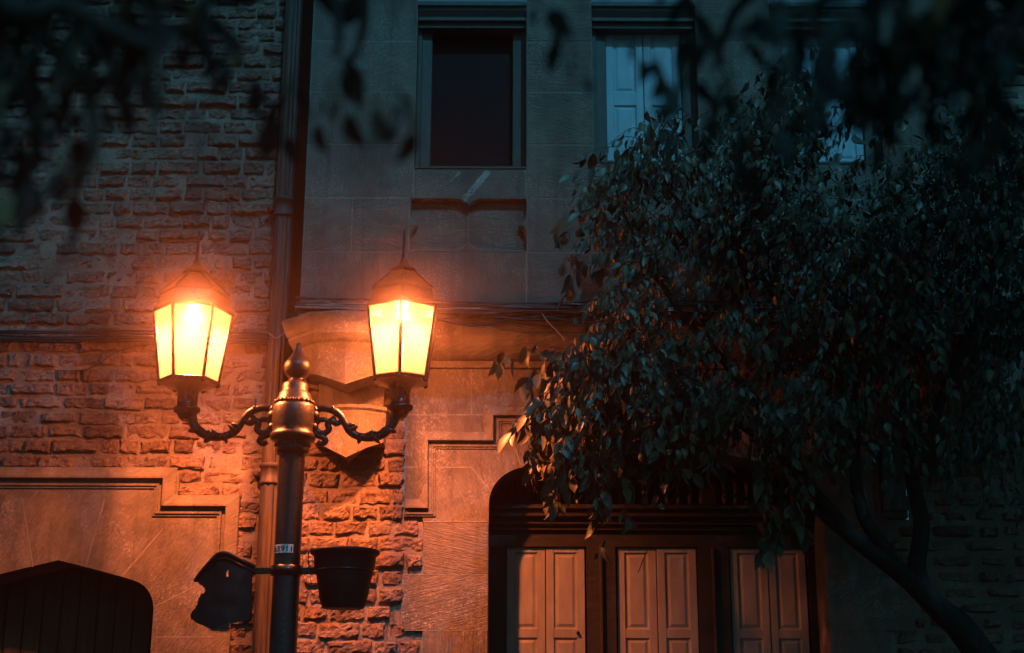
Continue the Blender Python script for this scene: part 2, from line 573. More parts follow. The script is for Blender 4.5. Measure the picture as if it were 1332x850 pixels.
# plank door deep in the arch
mb = MB()
xa, xb = arch[-1][0], arch[0][0]
n = 11
rnd = random.Random(5)
for i in range(n):
    a = xa - 0.03 + (xb - xa + 0.06) * i / n
    mb.box(a, a + (xb - xa + 0.06) / n - 0.007, 0.36 + rnd.uniform(-.004, .004), 0.42, 0.13, Z(725), rnd.random(), 0, 0.006)
door = mb.build('door', M_door, house_l)
mb = MB()
mb.sphere((pxL + 0.09, 0.33, 1.1), 0.03); mb.tube([(pxL + 0.09, 0.36, 1.1), (pxL + 0.09, 0.335, 1.1)], 0.012)
mb.build('handle', M_iron, door)

# ------------------------------------------------------------------ stone house
YB = -0.30                                   # face of the upper storey
xbl, xbr = X(393, 330, YB), X(1300, 330, YB)
house = thing('stone_house', 'stone fronted house with projecting upper storey, shuttered windows and prow-shaped corbels', 'house', (X(852, 700), 0.3, 0))
courses = [Z(p, YB) for p in (397, 328, 258, 188, 120, 54, -14, -84, -158, -236, -318)]
WIN = []
for c, (pl, pr) in enumerate(((541, 685), (771, 908), (1006, 1144))):
    WIN.append((X(pl, 120, YB), X(pr, 120, YB), Z(220 if c == 0 else 212, YB), Z(4, YB)))
PAN = (X(532, 293, YB), X(686, 293, YB), courses[1], courses[2])


def cut(iv, a, b):
    out = []
    for x0, x1 in iv:
        if b <= x0 or a >= x1: out.append((x0, x1)); continue
        if a > x0: out.append((x0, a))
        if b < x1: out.append((b, x1))
    return out


rnd = random.Random(3)
mb = MB()
LX = lambda p, y: X(p, y, YB)
fixed = {0: [LX(530, 360), LX(685, 360), LX(773, 360)], 1: [LX(458, 290), LX(773, 290)], 2: [w_[k] for w_ in WIN for k in (0, 1)]}
for r in range(len(courses) - 1):
    z0, z1 = courses[r], courses[r + 1]
    iv = [(xbl, xbr)]
    zm = (z0 + z1) / 2
    for wx0, wx1, wz0, wz1 in WIN:
        if z0 > wz0 - 0.03 and z0 < wz1 - 0.1: iv = cut(iv, wx0, wx1)
    if r == 1: iv = cut(iv, PAN[0], PAN[1])
    for a, b in iv:
        cuts = [a]
        if r in fixed:
            cuts += [x for x in fixed[r] if a + .05 < x < b - .05]
            cuts += [x for x in (LX(775, 300) + 0.85 * i + 0.4 * (r % 2) for i in range(1, 9)) if a + .1 < x < b - .1]
        else:
            x = a
            while b - x > 1.0:
                x += rnd.uniform(0.55, 0.8); cuts.append(x)
        cuts.append(b)
        cuts.sort()
        for c0, c1 in zip(cuts, cuts[1:]):
            # window sill course: stop the block at the sill
            segs = [(c0, c1, z0, z1)]
            for wx0, wx1, wz0, wz1 in WIN:
                new = []
                for s in segs:
                    if s[1] > wx0 + .01 and s[0] < wx1 - .01 and s[2] < wz0 < s[3]:
                        new.append((s[0], s[1], s[2], wz0))
                    else: new.append(s)
                segs = new
            for s in segs:
                jog = rnd.uniform(-0.0022, 0.0022)
                g = 0.0022
                mb.rings([(s[0] + g, s[1] - g, s[2] + g, s[3] - g, YB + 0.02), (s[0] + g, s[1] - g, s[2] + g, s[3] - g, YB + 0.004 + jog),
                          (s[0] + g + .004, s[1] - g - .004, s[2] + g + .004, s[3] - g - .004, YB + jog)], rnd.random())
                mb.add([(s[0], YB + .0035, s[2]), (s[1], YB + .0035, s[2]), (s[1], YB + .0035, s[3]), (s[0], YB + .0035, s[3])], [(0, 1, 2, 3)], 0.5, 1)
# return walls of the projecting storey
for x, s in ((xbl, 1), (xbr, -1)):
    mb.box(min(x + 0.001, x + s * 0.12), max(x + 0.001, x + s * 0.12), YB + 0.021, 0.35, courses[0], courses[-1], 0.4)
mb_wall = mb

# cusped sunk panel under the first window
cx, hw = (PAN[0] + PAN[1]) / 2, (PAN[1] - PAN[0]) / 2
pz0, pz1 = PAN[2], PAN[3]
hh = pz1 - pz0


def cusp(n, amp, half):
    """profile of an ogee cusp: offset along the side, depth inward"""
    out = []
    for i in range(-n, n + 1):
        u = abs(i) / n
        out.append((half * i / n, amp * (1 - u) ** 1.7))
    return out


hole = []
ins = 0.012
for d, a in cusp(7, 0.062, 0.115): hole.append((cx + d, pz0 + 0.018 + a))
for d, a in cusp(7, 0.045, 0.075): hole.append((cx + hw - ins - a, pz0 + hh / 2 + d))
for d, a in cusp(7, 0.062, 0.115): hole.append((cx - d, pz1 - 0.006 - a))
for d, a in cusp(7, 0.045, 0.075): hole.append((cx - hw + ins + a, pz0 + hh / 2 - d))
full = []
corners = [(cx + hw - ins, pz0 + .018), (cx + hw - ins, pz1 - .006), (cx - hw + ins, pz1 - .006), (cx - hw + ins, pz0 + .018)]
for k in range(4): full += hole[k * 15:(k + 1) * 15] + [corners[k]]
mb = MB()
nf = len(full)
wide = []
for i in range(nf):
    d = (Vector(full[(i + 1) % nf]) - Vector(full[i - 1]))
    d = d.normalized() if d.length > 1e-6 else Vector((1, 0))
    wide.append((full[i][0] + d.y * .017, full[i][1] - d.x * .017))
wide = [(min(max(x, PAN[0] + .003), PAN[1] - .003), min(max(z, pz0 + .003), pz1 - .003)) for x, z in wide]
mb.plate([(PAN[0] + .002, pz0 + .002), (PAN[1] - .002, pz0 + .002), (PAN[1] - .002, pz1 - .002), (PAN[0] + .002, pz1 - .002)], [wide], YB, 0.0, 0.15)
V = [(x, YB, z) for x, z in wide] + [(x, YB + .02, z) for x, z in full] + [(x, YB + .062, z) for x, z in full]
mb.add(V, [(k * nf + i, k * nf + (i + 1) % nf, k * nf + nf + (i + 1) % nf, k * nf + nf + i) for k in (0, 1) for i in range(nf)], .15)
mb.add([(PAN[0], YB + .06, pz0), (cx - .002, YB + .06, pz0), (cx - .002, YB + .06, pz1), (PAN[0], YB + .06, pz1)], [(0, 1, 2, 3)], 0.02)
mb.add([(cx + .002, YB + .06, pz0), (PAN[1], YB + .06, pz0), (PAN[1], YB + .06, pz1), (cx + .002, YB + .06, pz1)], [(0, 1, 2, 3)], 0.98)
mb.add([(cx - .003, YB + .0605, pz0), (cx + .003, YB + .0605, pz0), (cx + .003, YB + .0605, pz1), (cx - .003, YB + .0605, pz1)], [(0, 1, 2, 3)], 0.5, 1)
mb.build('carved_panel', [M_stone, M_joint], house)

# bird lime run below the dark window
mb = MB()
rnd = random.Random(8)
A, B = at(636, 223, YB), at(604, 260, YB)
d = (B - A).normalized(); n_ = Vector((-d.z, 0, d.x))
mb.add([tuple(A - n_ * .020 + d * .002 - Vector((0, .003, 0))), tuple(A + d * .05 - n_ * .019 - Vector((0, .003, 0))), tuple(A + d * .085 - n_ * .003 - Vector((0, .003, 0))),
        tuple(A + d * .06 + n_ * .013 - Vector((0, .003, 0))), tuple(A + d * .012 + n_ * .016 - Vector((0, .003, 0)))], [(0, 1, 2, 3, 4)])
Ltot = (B - A).length
for i in range(330):
    u = rnd.random() ** 1.15
    c = A + d * (u * Ltot) + n_ * rnd.uniform(-1, 1) * (.020 + .004 * u)
    if u > .4 and rnd.random() < .35: continue
    L = rnd.uniform(0.006, 0.032); wd = rnd.uniform(0.0008, 0.0026) * (1.5 - u)
    e = c + d * L
    y_ = YB - .0032 - .00001 * i
    if c.z > A.z - .002: continue
    mb.add([(c.x - n_.x * wd, y_, c.z - n_.z * wd), (e.x - n_.x * wd * .7, y_, e.z - n_.z * wd * .7), (e.x + n_.x * wd * .7, y_, e.z + n_.z * wd * .7), (c.x + n_.x * wd, y_, c.z + n_.z * wd)], [(0, 1, 2, 3)])
for i in range(9):
    px, pz = at(597 - i * 1.4 + rnd.uniform(-2, 2), 224 + i * 1.3, YB).xz
    mb.add([(px - .004, YB - .0035, pz - .02), (px + .003, YB - .0035, pz - .02), (px + .014, YB - .0035, pz), (px + .006, YB - .0035, pz)], [(0, 1, 2, 3)])
mb_wall.add(mb.v, mb.f, .5, 2)
mb_wall.build('wall', [M_stone, M_joint, M_drop], house)


def shutter_leaf(mb, x0, x1, z0, z1, y, splits, var):
    """framed leaf with sunk and fielded panels; splits: list of (z0,z1) of panels"""
    st = (x1 - x0) * 0.2
    mb.box(x0, x1, y + 0.012, y + 0.04, z0, z1, var)
    zs = [z0] + [v for s in splits for v in s] + [z1]
    for a, b in zip(zs[0::2], zs[1::2]):      # rails
        mb.box(x0 + st + .0005, x1 - st - .0005, y + .0005, y + 0.013, a, b, var)
    mb.box(x0, x0 + st, y, y + 0.0125, z0, z1, var, 0, 0.003)
    mb.box(x1 - st, x1, y, y + 0.0125, z0, z1, var, 0, 0.003)
    for a, b in splits:
        X0, X1 = x0 + st, x1 - st
        mb.rings([(X0, X1, a, b, y + .001), (X0 + .008, X1 - .008, a + .008, b - .008, y + .0115), (X0 + .016, X1 - .016, a + .016, b - .016, y + .0118),
                  (X0 + .034, X1 - .034, a + .034, b - .034, y + .004)], var)


def upper_window(i, dark):
    x0, x1, z0, z1 = WIN[i]
    root = house
    mb = MB()
    # splayed stone-coloured casing in three steps
    zi = Z(38, YB + .16)
    xi0, xi1 = x0 + 0.100, x1 - 0.095
    zt = Z(31, YB + .1)
    mb.rings([(x0, x1, z0, z1, YB + .001), (x0 + .004, x1 - .004, z0 + .006, z1 - .004, YB + .09)], 0.5, 0, False)
    mb.rings([(x0 + .004, x1 - .004, z0 + .006, zt, YB + .09), (x0 + .03, x1 - .03, z0 + .015, zt - .006, YB + .09), (x0 + .034, x1 - .034, z0 + .018, zt - .01, YB + .11),
              (xi0, xi1, z0 + .028, zi, YB + .115), (xi0 + .003, xi1 - .003, z0 + .03, zi - .004, YB + .19)], 0.5, 0, False)
    # head mouldings
    zz = [Z(p, YB) for p in (32, 25, 21, 13, 9, 4)]
    mb.extr_x([(YB + .20, zz[0]), (YB + .05, zz[0]), (YB + .05, zz[1]), (YB + .02, zz[1]), (YB + .02, zz[2]), (YB + .035, zz[2]), (YB + .0, zz[3]), (YB + .0, zz[4]), (YB - .02, zz[4]), (YB - .02, zz[5]), (YB + .06, zz[5] + .01)], x0 + .005, x1 - .005)
    # sill strip
    mb.extr_x([(YB + .15, z0 + .03), (YB + .03, z0 + .028), (YB + .008, z0 + .022), (YB + .008, z0 + .012), (YB - .006, z0 + .012), (YB - .006, z0 + .0015), (YB + .05, z0 + .0015)], x0 + .003, x1 - .003)
    fr = mb.build('window', M_casing, root)
    mb = MB()
    if dark:
        mb.box(xi0 - .02, xi1 + .02, YB + .18, YB + .19, z0 + .01, zi + .02)
        mb.build('pane', M_glass, fr)
        return
    mid = (xi0 + xi1) / 2
    zb, ztp = z0 + .012, zi - .006
    h = ztp - zb
    sp = [(zb + .07 * h, zb + .45 * h), (zb + .54 * h, zb + .93 * h)]
    for a, b in ((xi0 + .004, mid - .003), (mid + .003, xi1 - .004)):
        mb = MB()
        shutter_leaf(mb, a, b, zb, ztp, YB + .14, sp, 0.5)
        mb.build('shutter', M_blue, fr)
    mb = MB()
    mb.box(xi0 - .02, xi1 + .02, YB + .185, YB + .195, zb, ztp + .02)
    mb.build('pane', M_room, fr)


upper_window(0, True)
upper_window(1, False)
upper_window(2, False)

# string course and cove under the projecting storey
zc0 = courses[0]
zc1 = Z(481, 0.0)
prof = [(YB + .05, zc0 + .001), (YB - .035, zc0), (YB - .05, zc0 - .02), (YB - .05, zc0 - .055), (YB - .02, zc0 - .065), (YB + .0, zc0 - .075), (YB + .012, zc0 - .1)]
dz = (zc0 - .1) - zc1
for i in range(1, 9):
    a = math.pi / 2 * i / 8
    prof.append((YB + .012 + (0 - YB - .03) * (1 - math.cos(a)) , zc0 - .1 - (dz - .05) * math.sin(a)))
prof += [(-0.035, zc1 + .05), (-0.035, zc1 + .004), (0.01, zc1)]
mb = MB()
mb.extr_x(prof, xbl + .002, xbr - .002, 0.1)
mb.build('string_course', M_stone, house)

# lower stone wall with the wide arched window
cw = (X(635, 760) + X(1076, 760)) / 2
hww = X(1076, 760) - cw
arch2 = tudor(cw, hww, Z(655), Z(608), Z(572), X(690, 630) - X(635, 630))
xl0 = X(527, 600); xr0 = 2 * cw - xl0
mb = MB()
zq = Z(672)
outer = [(xl0, zq), (xl0, zc1 + .06), (xr0, zc1 + .06), (xr0, zq), (arch2[0][0], zq)] + arch2 + [(arch2[-1][0], zq)]
mb.plate(outer, y=0.0, back=0.46, var=0.62)
# toothed jamb blocks below
rows = [(680, 748, 550), (748, 820, 523), (820, 895, 549), (895, 968, 525), (968, 1040, 549), (1040, 1112, 525), (1112, 1190, 549), (1190, 1262, 525)]
jb = Z(672)
for k, (a, b, e) in enumerate(rows):
    z1, z0 = Z(a), max(Z(b), 0.13)
    if z1 < 0.2: break
    ex = X(e, (a + b) / 2)
    for sgn in (0, 1):
        xa, xb = (ex, arch2[-1][0]) if sgn == 0 else (arch2[0][0], 2 * cw - ex)
        mb.rings([(xa, xb, z0, z1, 0.45), (xa, xb, z0, z1, 0.004), (xa + .004, xb - .004, z0 + .004, z1 - .004, 0.0)], (0.93, 0.08, 0.5, 0.77, .3, .9, .2, .6)[k])
xa = X(550, 676)
for sgn in (0, 1):
    a, b = (xa, arch2[-1][0]) if sgn == 0 else (arch2[0][0], 2 * cw - xa)
    mb.box(a, b, 0.0005, 0.45, Z(680), zq, 0.4)
# inner face of the reveal down the jambs
mb_low = mb
mb = MB()
for l in ([(527, 608), (613, 608)], [(613, 608), (636, 636)], [(527, 540), (645, 540)], [(613, 481), (613, 540)], [(690, 500), (690, 540)], [(552, 679), (634, 679)], [(526, 748), (634, 748)], [(526, 820), (634, 820)], [(668, 578), (678, 606)]):
    pj(mb, l)
mb_low.add(mb.v, mb.f, .5, 1)
lower = mb_low.build('arch_wall', [M_stone, M_joint], house)
mb = MB()
pth = [(X(527, 668), Z(668)), (X(562, 668), Z(668)), (X(562, 580), Z(580)), (X(647, 580), Z(580)), (X(647, 547), Z(547))]
pth = pth + [(2 * cw - x, z) for x, z in pth[::-1]]
HOOD2 = [(o * 0.82, y * 0.8) for o, y in HOOD]
mb.sweep(pth, HOOD2, 0.35)
mb.build('hood_moulding', M_stone, lower)
# little sunk slot beside the arch
mb = MB()
a0, a1, b0, b1 = X(692, 505), X(760, 505), Z(531), Z(488)
mb.rings([(a0 - .05, a1 + .05, b0 - .03, b1 + .03, 0.0), (a0 - .045, a1 + .045, b0 - .025, b1 + .025, -0.03), (a0 - .01, a1 + .01, b0 - .004, b1 + .004, -0.03), (a0, a1, b0, b1, -0.004), (a0 + .03, a1 - .03, b0 + .012, b1 - .01, -0.003)], 0.5)
mb.build('sunk_tablet', M_stone, house)

# triple window inside the arch
yw = 0.34
wx0, wx1 = arch2[-1][0] + 0.0, arch2[0][0] - 0.0
mb = MB()
ztr = Z(690, yw)
# transom mouldings
pr = [(yw + .1, Z(655, yw)), (yw - .13, Z(660, yw)), (yw - .13, Z(665, yw)), (yw - .10, Z(667, yw)), (yw - .10, Z(674, yw)), (yw - .06, Z(677, yw)), (yw - .06, Z(683, yw)), (yw - .03, Z(686, yw)), (yw - .03, Z(690, yw)), (yw + .06, Z(690, yw))]
mb.extr_x(pr, wx0 + .002, wx1 - .002)
zrail = Z(711, yw)
mb.box(wx0, wx1, yw, yw + .08, zrail, ztr - .001)
for a, b in ((wx0, X(658, 760, yw)), (X(763, 760, yw), X(801, 760, yw)), (X(908, 760, yw), X(949, 760, yw)), (X(1052, 760, yw), wx1)):
    mb.box(a, b, yw - .001, yw + .08, 0.7, zrail - .0005)
    m = (a + b) / 2
    if b - a > .12:
        mb.box(m - .012, m + .012, yw - .03, yw - .0005, 0.7, zrail - .002, .5, 0, .006)
# tympanum: panel with turned bars
mb.box(wx0, wx1, yw + .05, yw + .08, Z(690, yw), Z(560, yw))
for k in range(26):
    x = wx0 + .12 + (wx1 - wx0 - .24) * k / 25
    mb.lathe(x, yw + .03, [(.018, Z(655, yw)), (.026, Z(648, yw)), (.016, Z(640, yw)), (.026, Z(625, yw)), (.014, Z(612, yw)), (.02, Z(600, yw))], 8)
for p in (761, 907):
    x = X(p + 15, 640, yw)
    mb.box(x - .05, x + .05, yw + .0, yw + .0495, Z(655, yw), Z(570, yw))
mb.box(wx0, wx1, yw - .02, yw + .08, 0.55, 0.70, .5, 0, .01)
win = mb.build('triple_window', M_frame, house)
for a, b in ((659, 761), (803, 907), (951, 1050)):
    xa, xb = X(a, 760, yw), X(b, 760, yw)
    m = (xa + xb) / 2
    for c, d in ((xa, m - .003), (m + .003, xb)):
        mb = MB()
        zt = zrail - .004
        zsp = [(0.8, 1.15), (1.25, Z(829, yw)), (Z(818, yw), Z(718, yw))]
        shutter_leaf(mb, c, d, 0.71, zt, yw + .02 + random.Random(c).uniform(-.006, .008), zsp, .5)
        mb.build('shutter', M_cream, win)
mb = MB()
mb.sphere((X(752, 823, yw), yw + .008, Z(823, yw)), .012)
mb.build('shutter_knob', M_iron, win)
mb = MB()
mb.box(wx0 - .1, wx1 + .1, 0.45, 0.47, 0.13, Z(555))
mb.build('room_back', M_room, house)
mb = MB()
mb.rings([(wx0, wx1, .13, .55, .03), (wx0, wx1, .13, .55, .01)], .4)
mb.build('apron', M_stone, house)


# corbels at both ends of the projecting storey
def corbel(cx):
    mb = MB()

    def prow(a, b):
        return [(-a, 0.02), (-a, -b * .62), (-a * .55, -b * .93), (0, -b), (a * .55, -b * .93), (a, -b * .62), (a, 0.02)]

    def tier(rings_, var, n_drop=0.0):
        V, F = [], []
        for a, b, z, drop in rings_:
            for k, (x, y) in enumerate(prow(a, b)):
                V.append((cx + x, y, z - drop * (1 - abs(x) / max(a, 1e-6))))
        for i in range(len(rings_) - 1):
            for k in range(6):
                F.append((i * 7 + k, i * 7 + k + 1, i * 7 + 8 + k, i * 7 + 7 + k))
        F.append(tuple(range(7)))
        F.append(tuple((len(rings_) - 1) * 7 + k for k in range(7)))
        mb.add(V, F, var)
    Yf = -.62
    z = lambda p: Z(p, Yf, 447)
    s = 1 / 200.0
    # cap slab, moulded neck and the plain bowl that drops to a point
    tier([(84 * s, .60, z(402), 0), (88 * s, .63, z(405), 0), (88 * s, .63, z(409), 0), (82 * s, .61, z(424), 0), (77 * s, .60, z(427), 0), (79 * s, .61, z(431), 0), (74 * s, .57, z(437), 0),
          (70 * s, .54, z(440), 0), (67 * s, .52, z(447), 0), (61 * s, .46, z(468), .12), (48 * s, .30, z(472), .12)], .25)
    z = lambda p: Z(p, -.2, 447)
    tier([(44 * s, .14, z(440), .0), (46 * s, .15, z(484), 0.0), (44 * s, .14, z(490), 0), (43 * s, .135, z(530), 0.0)], .7)
    z = lambda p: Z(p, -.28, 447)
    tier([(52 * s, .29, z(526), .0), (52 * s, .29, z(530), .0), (49 * s, .275, z(533), .0), (46 * s, .27, z(571), .12), (26 * s, .08, z(570), .12)], .45)
    return mb


for c in (X(447, 450, -.62), 2 * cw - X(447, 450, -.62)):
    corbel(c).build('corbel', M_stone, house)

# brick infill between the pipe and the toothed stone
zcut = [(Z(a), Z(b), X(e, (a + b) / 2)) for a, b, e in rows]


def iv_mid(z):
    e = X(526, 600)
    if z < Z(672):
        e = X(550, 676)
        for z1, z0, ex in zcut:
            if z0 <= z <= z1: e = ex
    a = X(360, 700)
    if z > Z(470): return []
    return [(a, e - .004)]


def iv_right(z):
    e = 2 * cw - iv_mid(min(z, Z(500)))[0][1]
    if z > zc1: e = xbr + .02
    return [(e, 8.0)]


mb = MB()
brick_wall(mb, iv_mid, 1.9, Z(470), 0.03, 21, course=0.11)
brick_wall(mb, iv_mid, 0.13, 1.9, 0.03, 22, fine=False)
mortar_sheet(mb, iv_mid, 0.13, Z(470), 0.0235)
# recessed slot wall above, beside the pipe
mb.add([(X_PIPE - .02, .30, Z(500)), (xbl + .1, .30, Z(500)), (xbl + .1, .30, ZTOP), (X_PIPE - .02, .30, ZTOP)], [(0, 1, 2, 3)], .2, 1)
mb.build('brick_infill', [M_brick, M_mortar], house)

house_r = thing('brick_house', 'dark brick house front at the right edge, behind the leaning tree', 'house', (X(1300, 700), 0.3, 0))
mb = MB()
brick_wall(mb, iv_right, 1.9, ZTOP, 0.03, 31, fine=False)
brick_wall(mb, iv_right, 0.13, 1.9, 0.03, 32, fine=False)
mortar_sheet(mb, iv_right, 0.13, ZTOP, 0.026, .06)
mb.build('wall', [M_brick, M_mortar], house_r)

# ------------------------------------------------------------------ rain pipe
yp = -0.06
xp = X(352, 610, yp)
pipe = thing('downpipe', 'fluted brown rain downpipe between the brick house and the stone house', 'downpipe', (xp, yp, 0.13))
mb = MB()
flute = []
nfl = 24
for k in range(nfl):
    an = 2 * math.pi * k / nfl
    r = .062 * (1.0 if k % 3 else 0.86)
    flute.append((math.sin(an) * r, -math.cos(an) * r))
zz = [0.13 + i * .2 for i in range(int((ZTOP - .13) / .2) + 1)]
V, F = [], []
for i, z in enumerate(zz):
    for fx, fy in flute:
        V.append((xp + fx + noise.noise(Vector((0, 0, z))) * .004, yp + fy, z))
for i in range(len(zz) - 1):
    for k in range(nfl):
        F.append((i * nfl + k, i * nfl + (k + 1) % nfl, (i + 1) * nfl + (k + 1) % nfl, (i + 1) * nfl + k))
mb.add(V, F)
mb.build('pipe', M_pipe, pipe)
for p in (618, 272):
    zj = Z(p, yp)
    mb = MB()
    mb.lathe(xp, yp, [(.06, zj - .075), (.072, zj - .07), (.072, zj - .055), (.065, zj - .05), (.065, zj + .035), (.074, zj + .04), (.076, zj + .06), (.062, zj + .07)], 28)
    mb.build('joint_collar', M_pipe, pipe)
    mb = MB()
    mb.tube([(xp - .068, yp, zj), (xp - .10, .0, zj), (xp - .11, .04, zj)], .016)
    mb.sphere((xp - .095, yp + .01, zj), .024)
    mb.build('wall_clamp', M_pipe, pipe)

# ------------------------------------------------------------------ lamp post
yl = -0.92
ax = X(380, 590, yl)
s_l = (X(480, 560, yl) - X(380, 560, yl)) / 100.0          # metres per photo pixel at the post
post = thing('lamp_post', 'black cast iron lamp post with two lit lanterns on scrolled arms', 'lamp post', (ax, yl, 0.13))
zl = lambda p: Z(p, yl, 380)
mb = MB()
r0 = 16.8 * s_l
mb.lathe(ax, yl, [(r0 * 2.2, .13), (r0 * 2.2, .2), (r0 * 1.8, .24), (r0 * 1.7, .75), (r0 * 1.35, .8), (r0 * 1.25, .95), (r0 * 1.05, 1.0), (r0 * 1.02, zl(746)), (r0, zl(746) + .01), (r0, zl(592))], 40)
mb.build('shaft', M_iron, post)
mb = MB()
mb.lathe(ax, yl, [(r * s_l, zl(p)) for r, p in ((16, 593), (19.5, 592), (22, 586), (22, 582), (20.5, 579), (24, 576), (28.5, 573), (30, 569), (29, 565), (27, 563), (27.5, 558), (28.5, 545), (28, 532), (26.5, 528), (24.5, 526.5),
         (24.5, 523), (23, 521.5), (22.5, 518), (21.2, 516.5), (20.8, 513), (18.2, 511), (17.2, 508), (17, 502), (15.5, 499), (11, 497), (9.5, 494.5))], 40)
for k in range(22):
    an = 2 * math.pi * k / 22
    mb.sphere((ax + 24.2 * s_l * math.sin(an), yl - 24.2 * s_l * math.cos(an), zl(524.6)), 3.1 * s_l, 6)
for k in range(26):
    an = 2 * math.pi * k / 26
    mb.sphere((ax + 20.8 * s_l * math.sin(an), yl - 20.8 * s_l * math.cos(an), zl(580)), 3.0 * s_l, 6)
for sx in (-1, 1):
    mb.sphere((ax + sx * 27 * s_l, yl - .01, zl(541)), 7.0 * s_l, 8)
    mb.sphere((ax + sx * 27 * s_l, yl - .01, zl(556)), 6.0 * s_l, 8)
mb.build('capital', M_bronze, post)
mb = MB()
mb.lathe(ax + .008, yl, [(r * s_l, zl(p)) for r, p in ((9.5, 494.6), (8.5, 493), (13, 490), (17, 485), (18.3, 479), (17.2, 473.5), (14, 469), (10, 464), (7, 459), (4.8, 453.5), (3.6, 449), (2.8, 447), (0, 446.4))], 32)
mb.build('finial', M_bronze, post)


def bez(pts, n=10):
    """Catmull-Rom through the points"""
    P = [Vector(p) for p in pts]
    P = [P[0] * 2 - P[1]] + P + [P[-1] * 2 - P[-2]]
    out = []
    for i in range(1, len(P) - 2):
        for k in range(n):
            t = k / n
            a, b, c, d = P[i - 1], P[i], P[i + 1], P[i + 2]
            out.append(0.5 * ((2 * b) + (c - a) * t + (2 * a - 5 * b + 4 * c - d) * t * t + (3 * b - a - 3 * c + d) * t ** 3))
    out.append(P[-2])
    return out


def lerp_r(rs, m):
    out = []
    for i in range(m):
        u = i / (m - 1) * (len(rs) - 1)
        k = min(int(u), len(rs) - 2)
        out.append(rs[k] + (rs[k + 1] - rs[k]) * (u - k))
    return out


# arm drawn for the right side, in photo pixels from the post axis (x outwards, y down)
ARM = [(27, 551), (26, 541), (30, 534), (40, 531), (54, 534), (64, 541), (71, 551), (78, 561), (88, 567), (101, 569), (116, 567), (127, 561), (135, 552), (139, 541)]
ARM_R = [4.5, 5.0, 4.6, 5.0, 5.2, 5.0, 5.4, 5.6, 5.2, 5.6, 6.0, 6.0, 6.2, 7.5]
SCR = [(60, 553), (53, 547), (47, 552), (49, 559), (42, 564), (34, 562), (30, 555), (33, 548), (41, 546), (48, 549)]
SCR2 = [(27, 560), (33, 566), (41, 569), (45, 574), (39, 578), (34, 575)]
SCR3 = [(66, 546), (61, 551), (55, 550), (53, 545), (57, 542)]
SPK = [((30, 534), (27, 528)), ((54, 535), (53, 528)), ((78, 561), (88, 554)), ((74, 555), (84, 552)), ((92, 569), (89, 577)), ((112, 570), (119, 576)), ((104, 566), (109, 560)), ((127, 560), (130, 551)), ((130, 559), (141, 562)), ((120, 564), (124, 556))]


def lantern_arm(side, cxl):
    k_out = (cxl - ax) / (145.0 * s_l) * side        # fit to the lantern's reach
    T = lambda p: (ax + side * p[0] * s_l * abs(k_out), yl, zl(p[1]))
    mb = MB()
    pts = bez([T(p) for p in ARM] + [(cxl, yl, zl(534))], 7)
    mb.tube(pts, [r * s_l for r in lerp_r(ARM_R + [9], len(pts))], 10)
    for sc, rr in ((SCR, (3.6, 4.4, 4.2, 4.4, 4.2, 3.6, 3.2)), (SCR2, (4.0, 4.2, 3.8, 3.0)), (SCR3, (3.6, 3.6, 2.6))):
        pts = bez([T(p) for p in sc], 6)
        mb.tube(pts, [r * s_l for r in lerp_r(rr, len(pts))], 8)
    for a, b in SPK:
        A_, B_ = Vector(T(a)), Vector(T(b))
        for dy in (-.012, .012):
            mb.tube([A_ + Vector((0, dy, 0)), A_.lerp(B_, .55) + Vector((0, dy * 1.7, 0)), B_ + Vector((0, dy * 1.3, 0))], [3.4 * s_l, 2.6 * s_l, .5 * s_l], 6)
    for i in range(14):                              # cast bark texture along the lower bow
        u = i / 13
        q = T((88 + 40 * u, 568 - 7 * u * u))
        mb.sphere((q[0] + .004 * math.sin(i * 2.3), q[1] - 4.6 * s_l, q[2] + .012 * math.sin(i * 1.7)), 2.2 * s_l, 5)
    return mb.build('arm', M_iron, post)


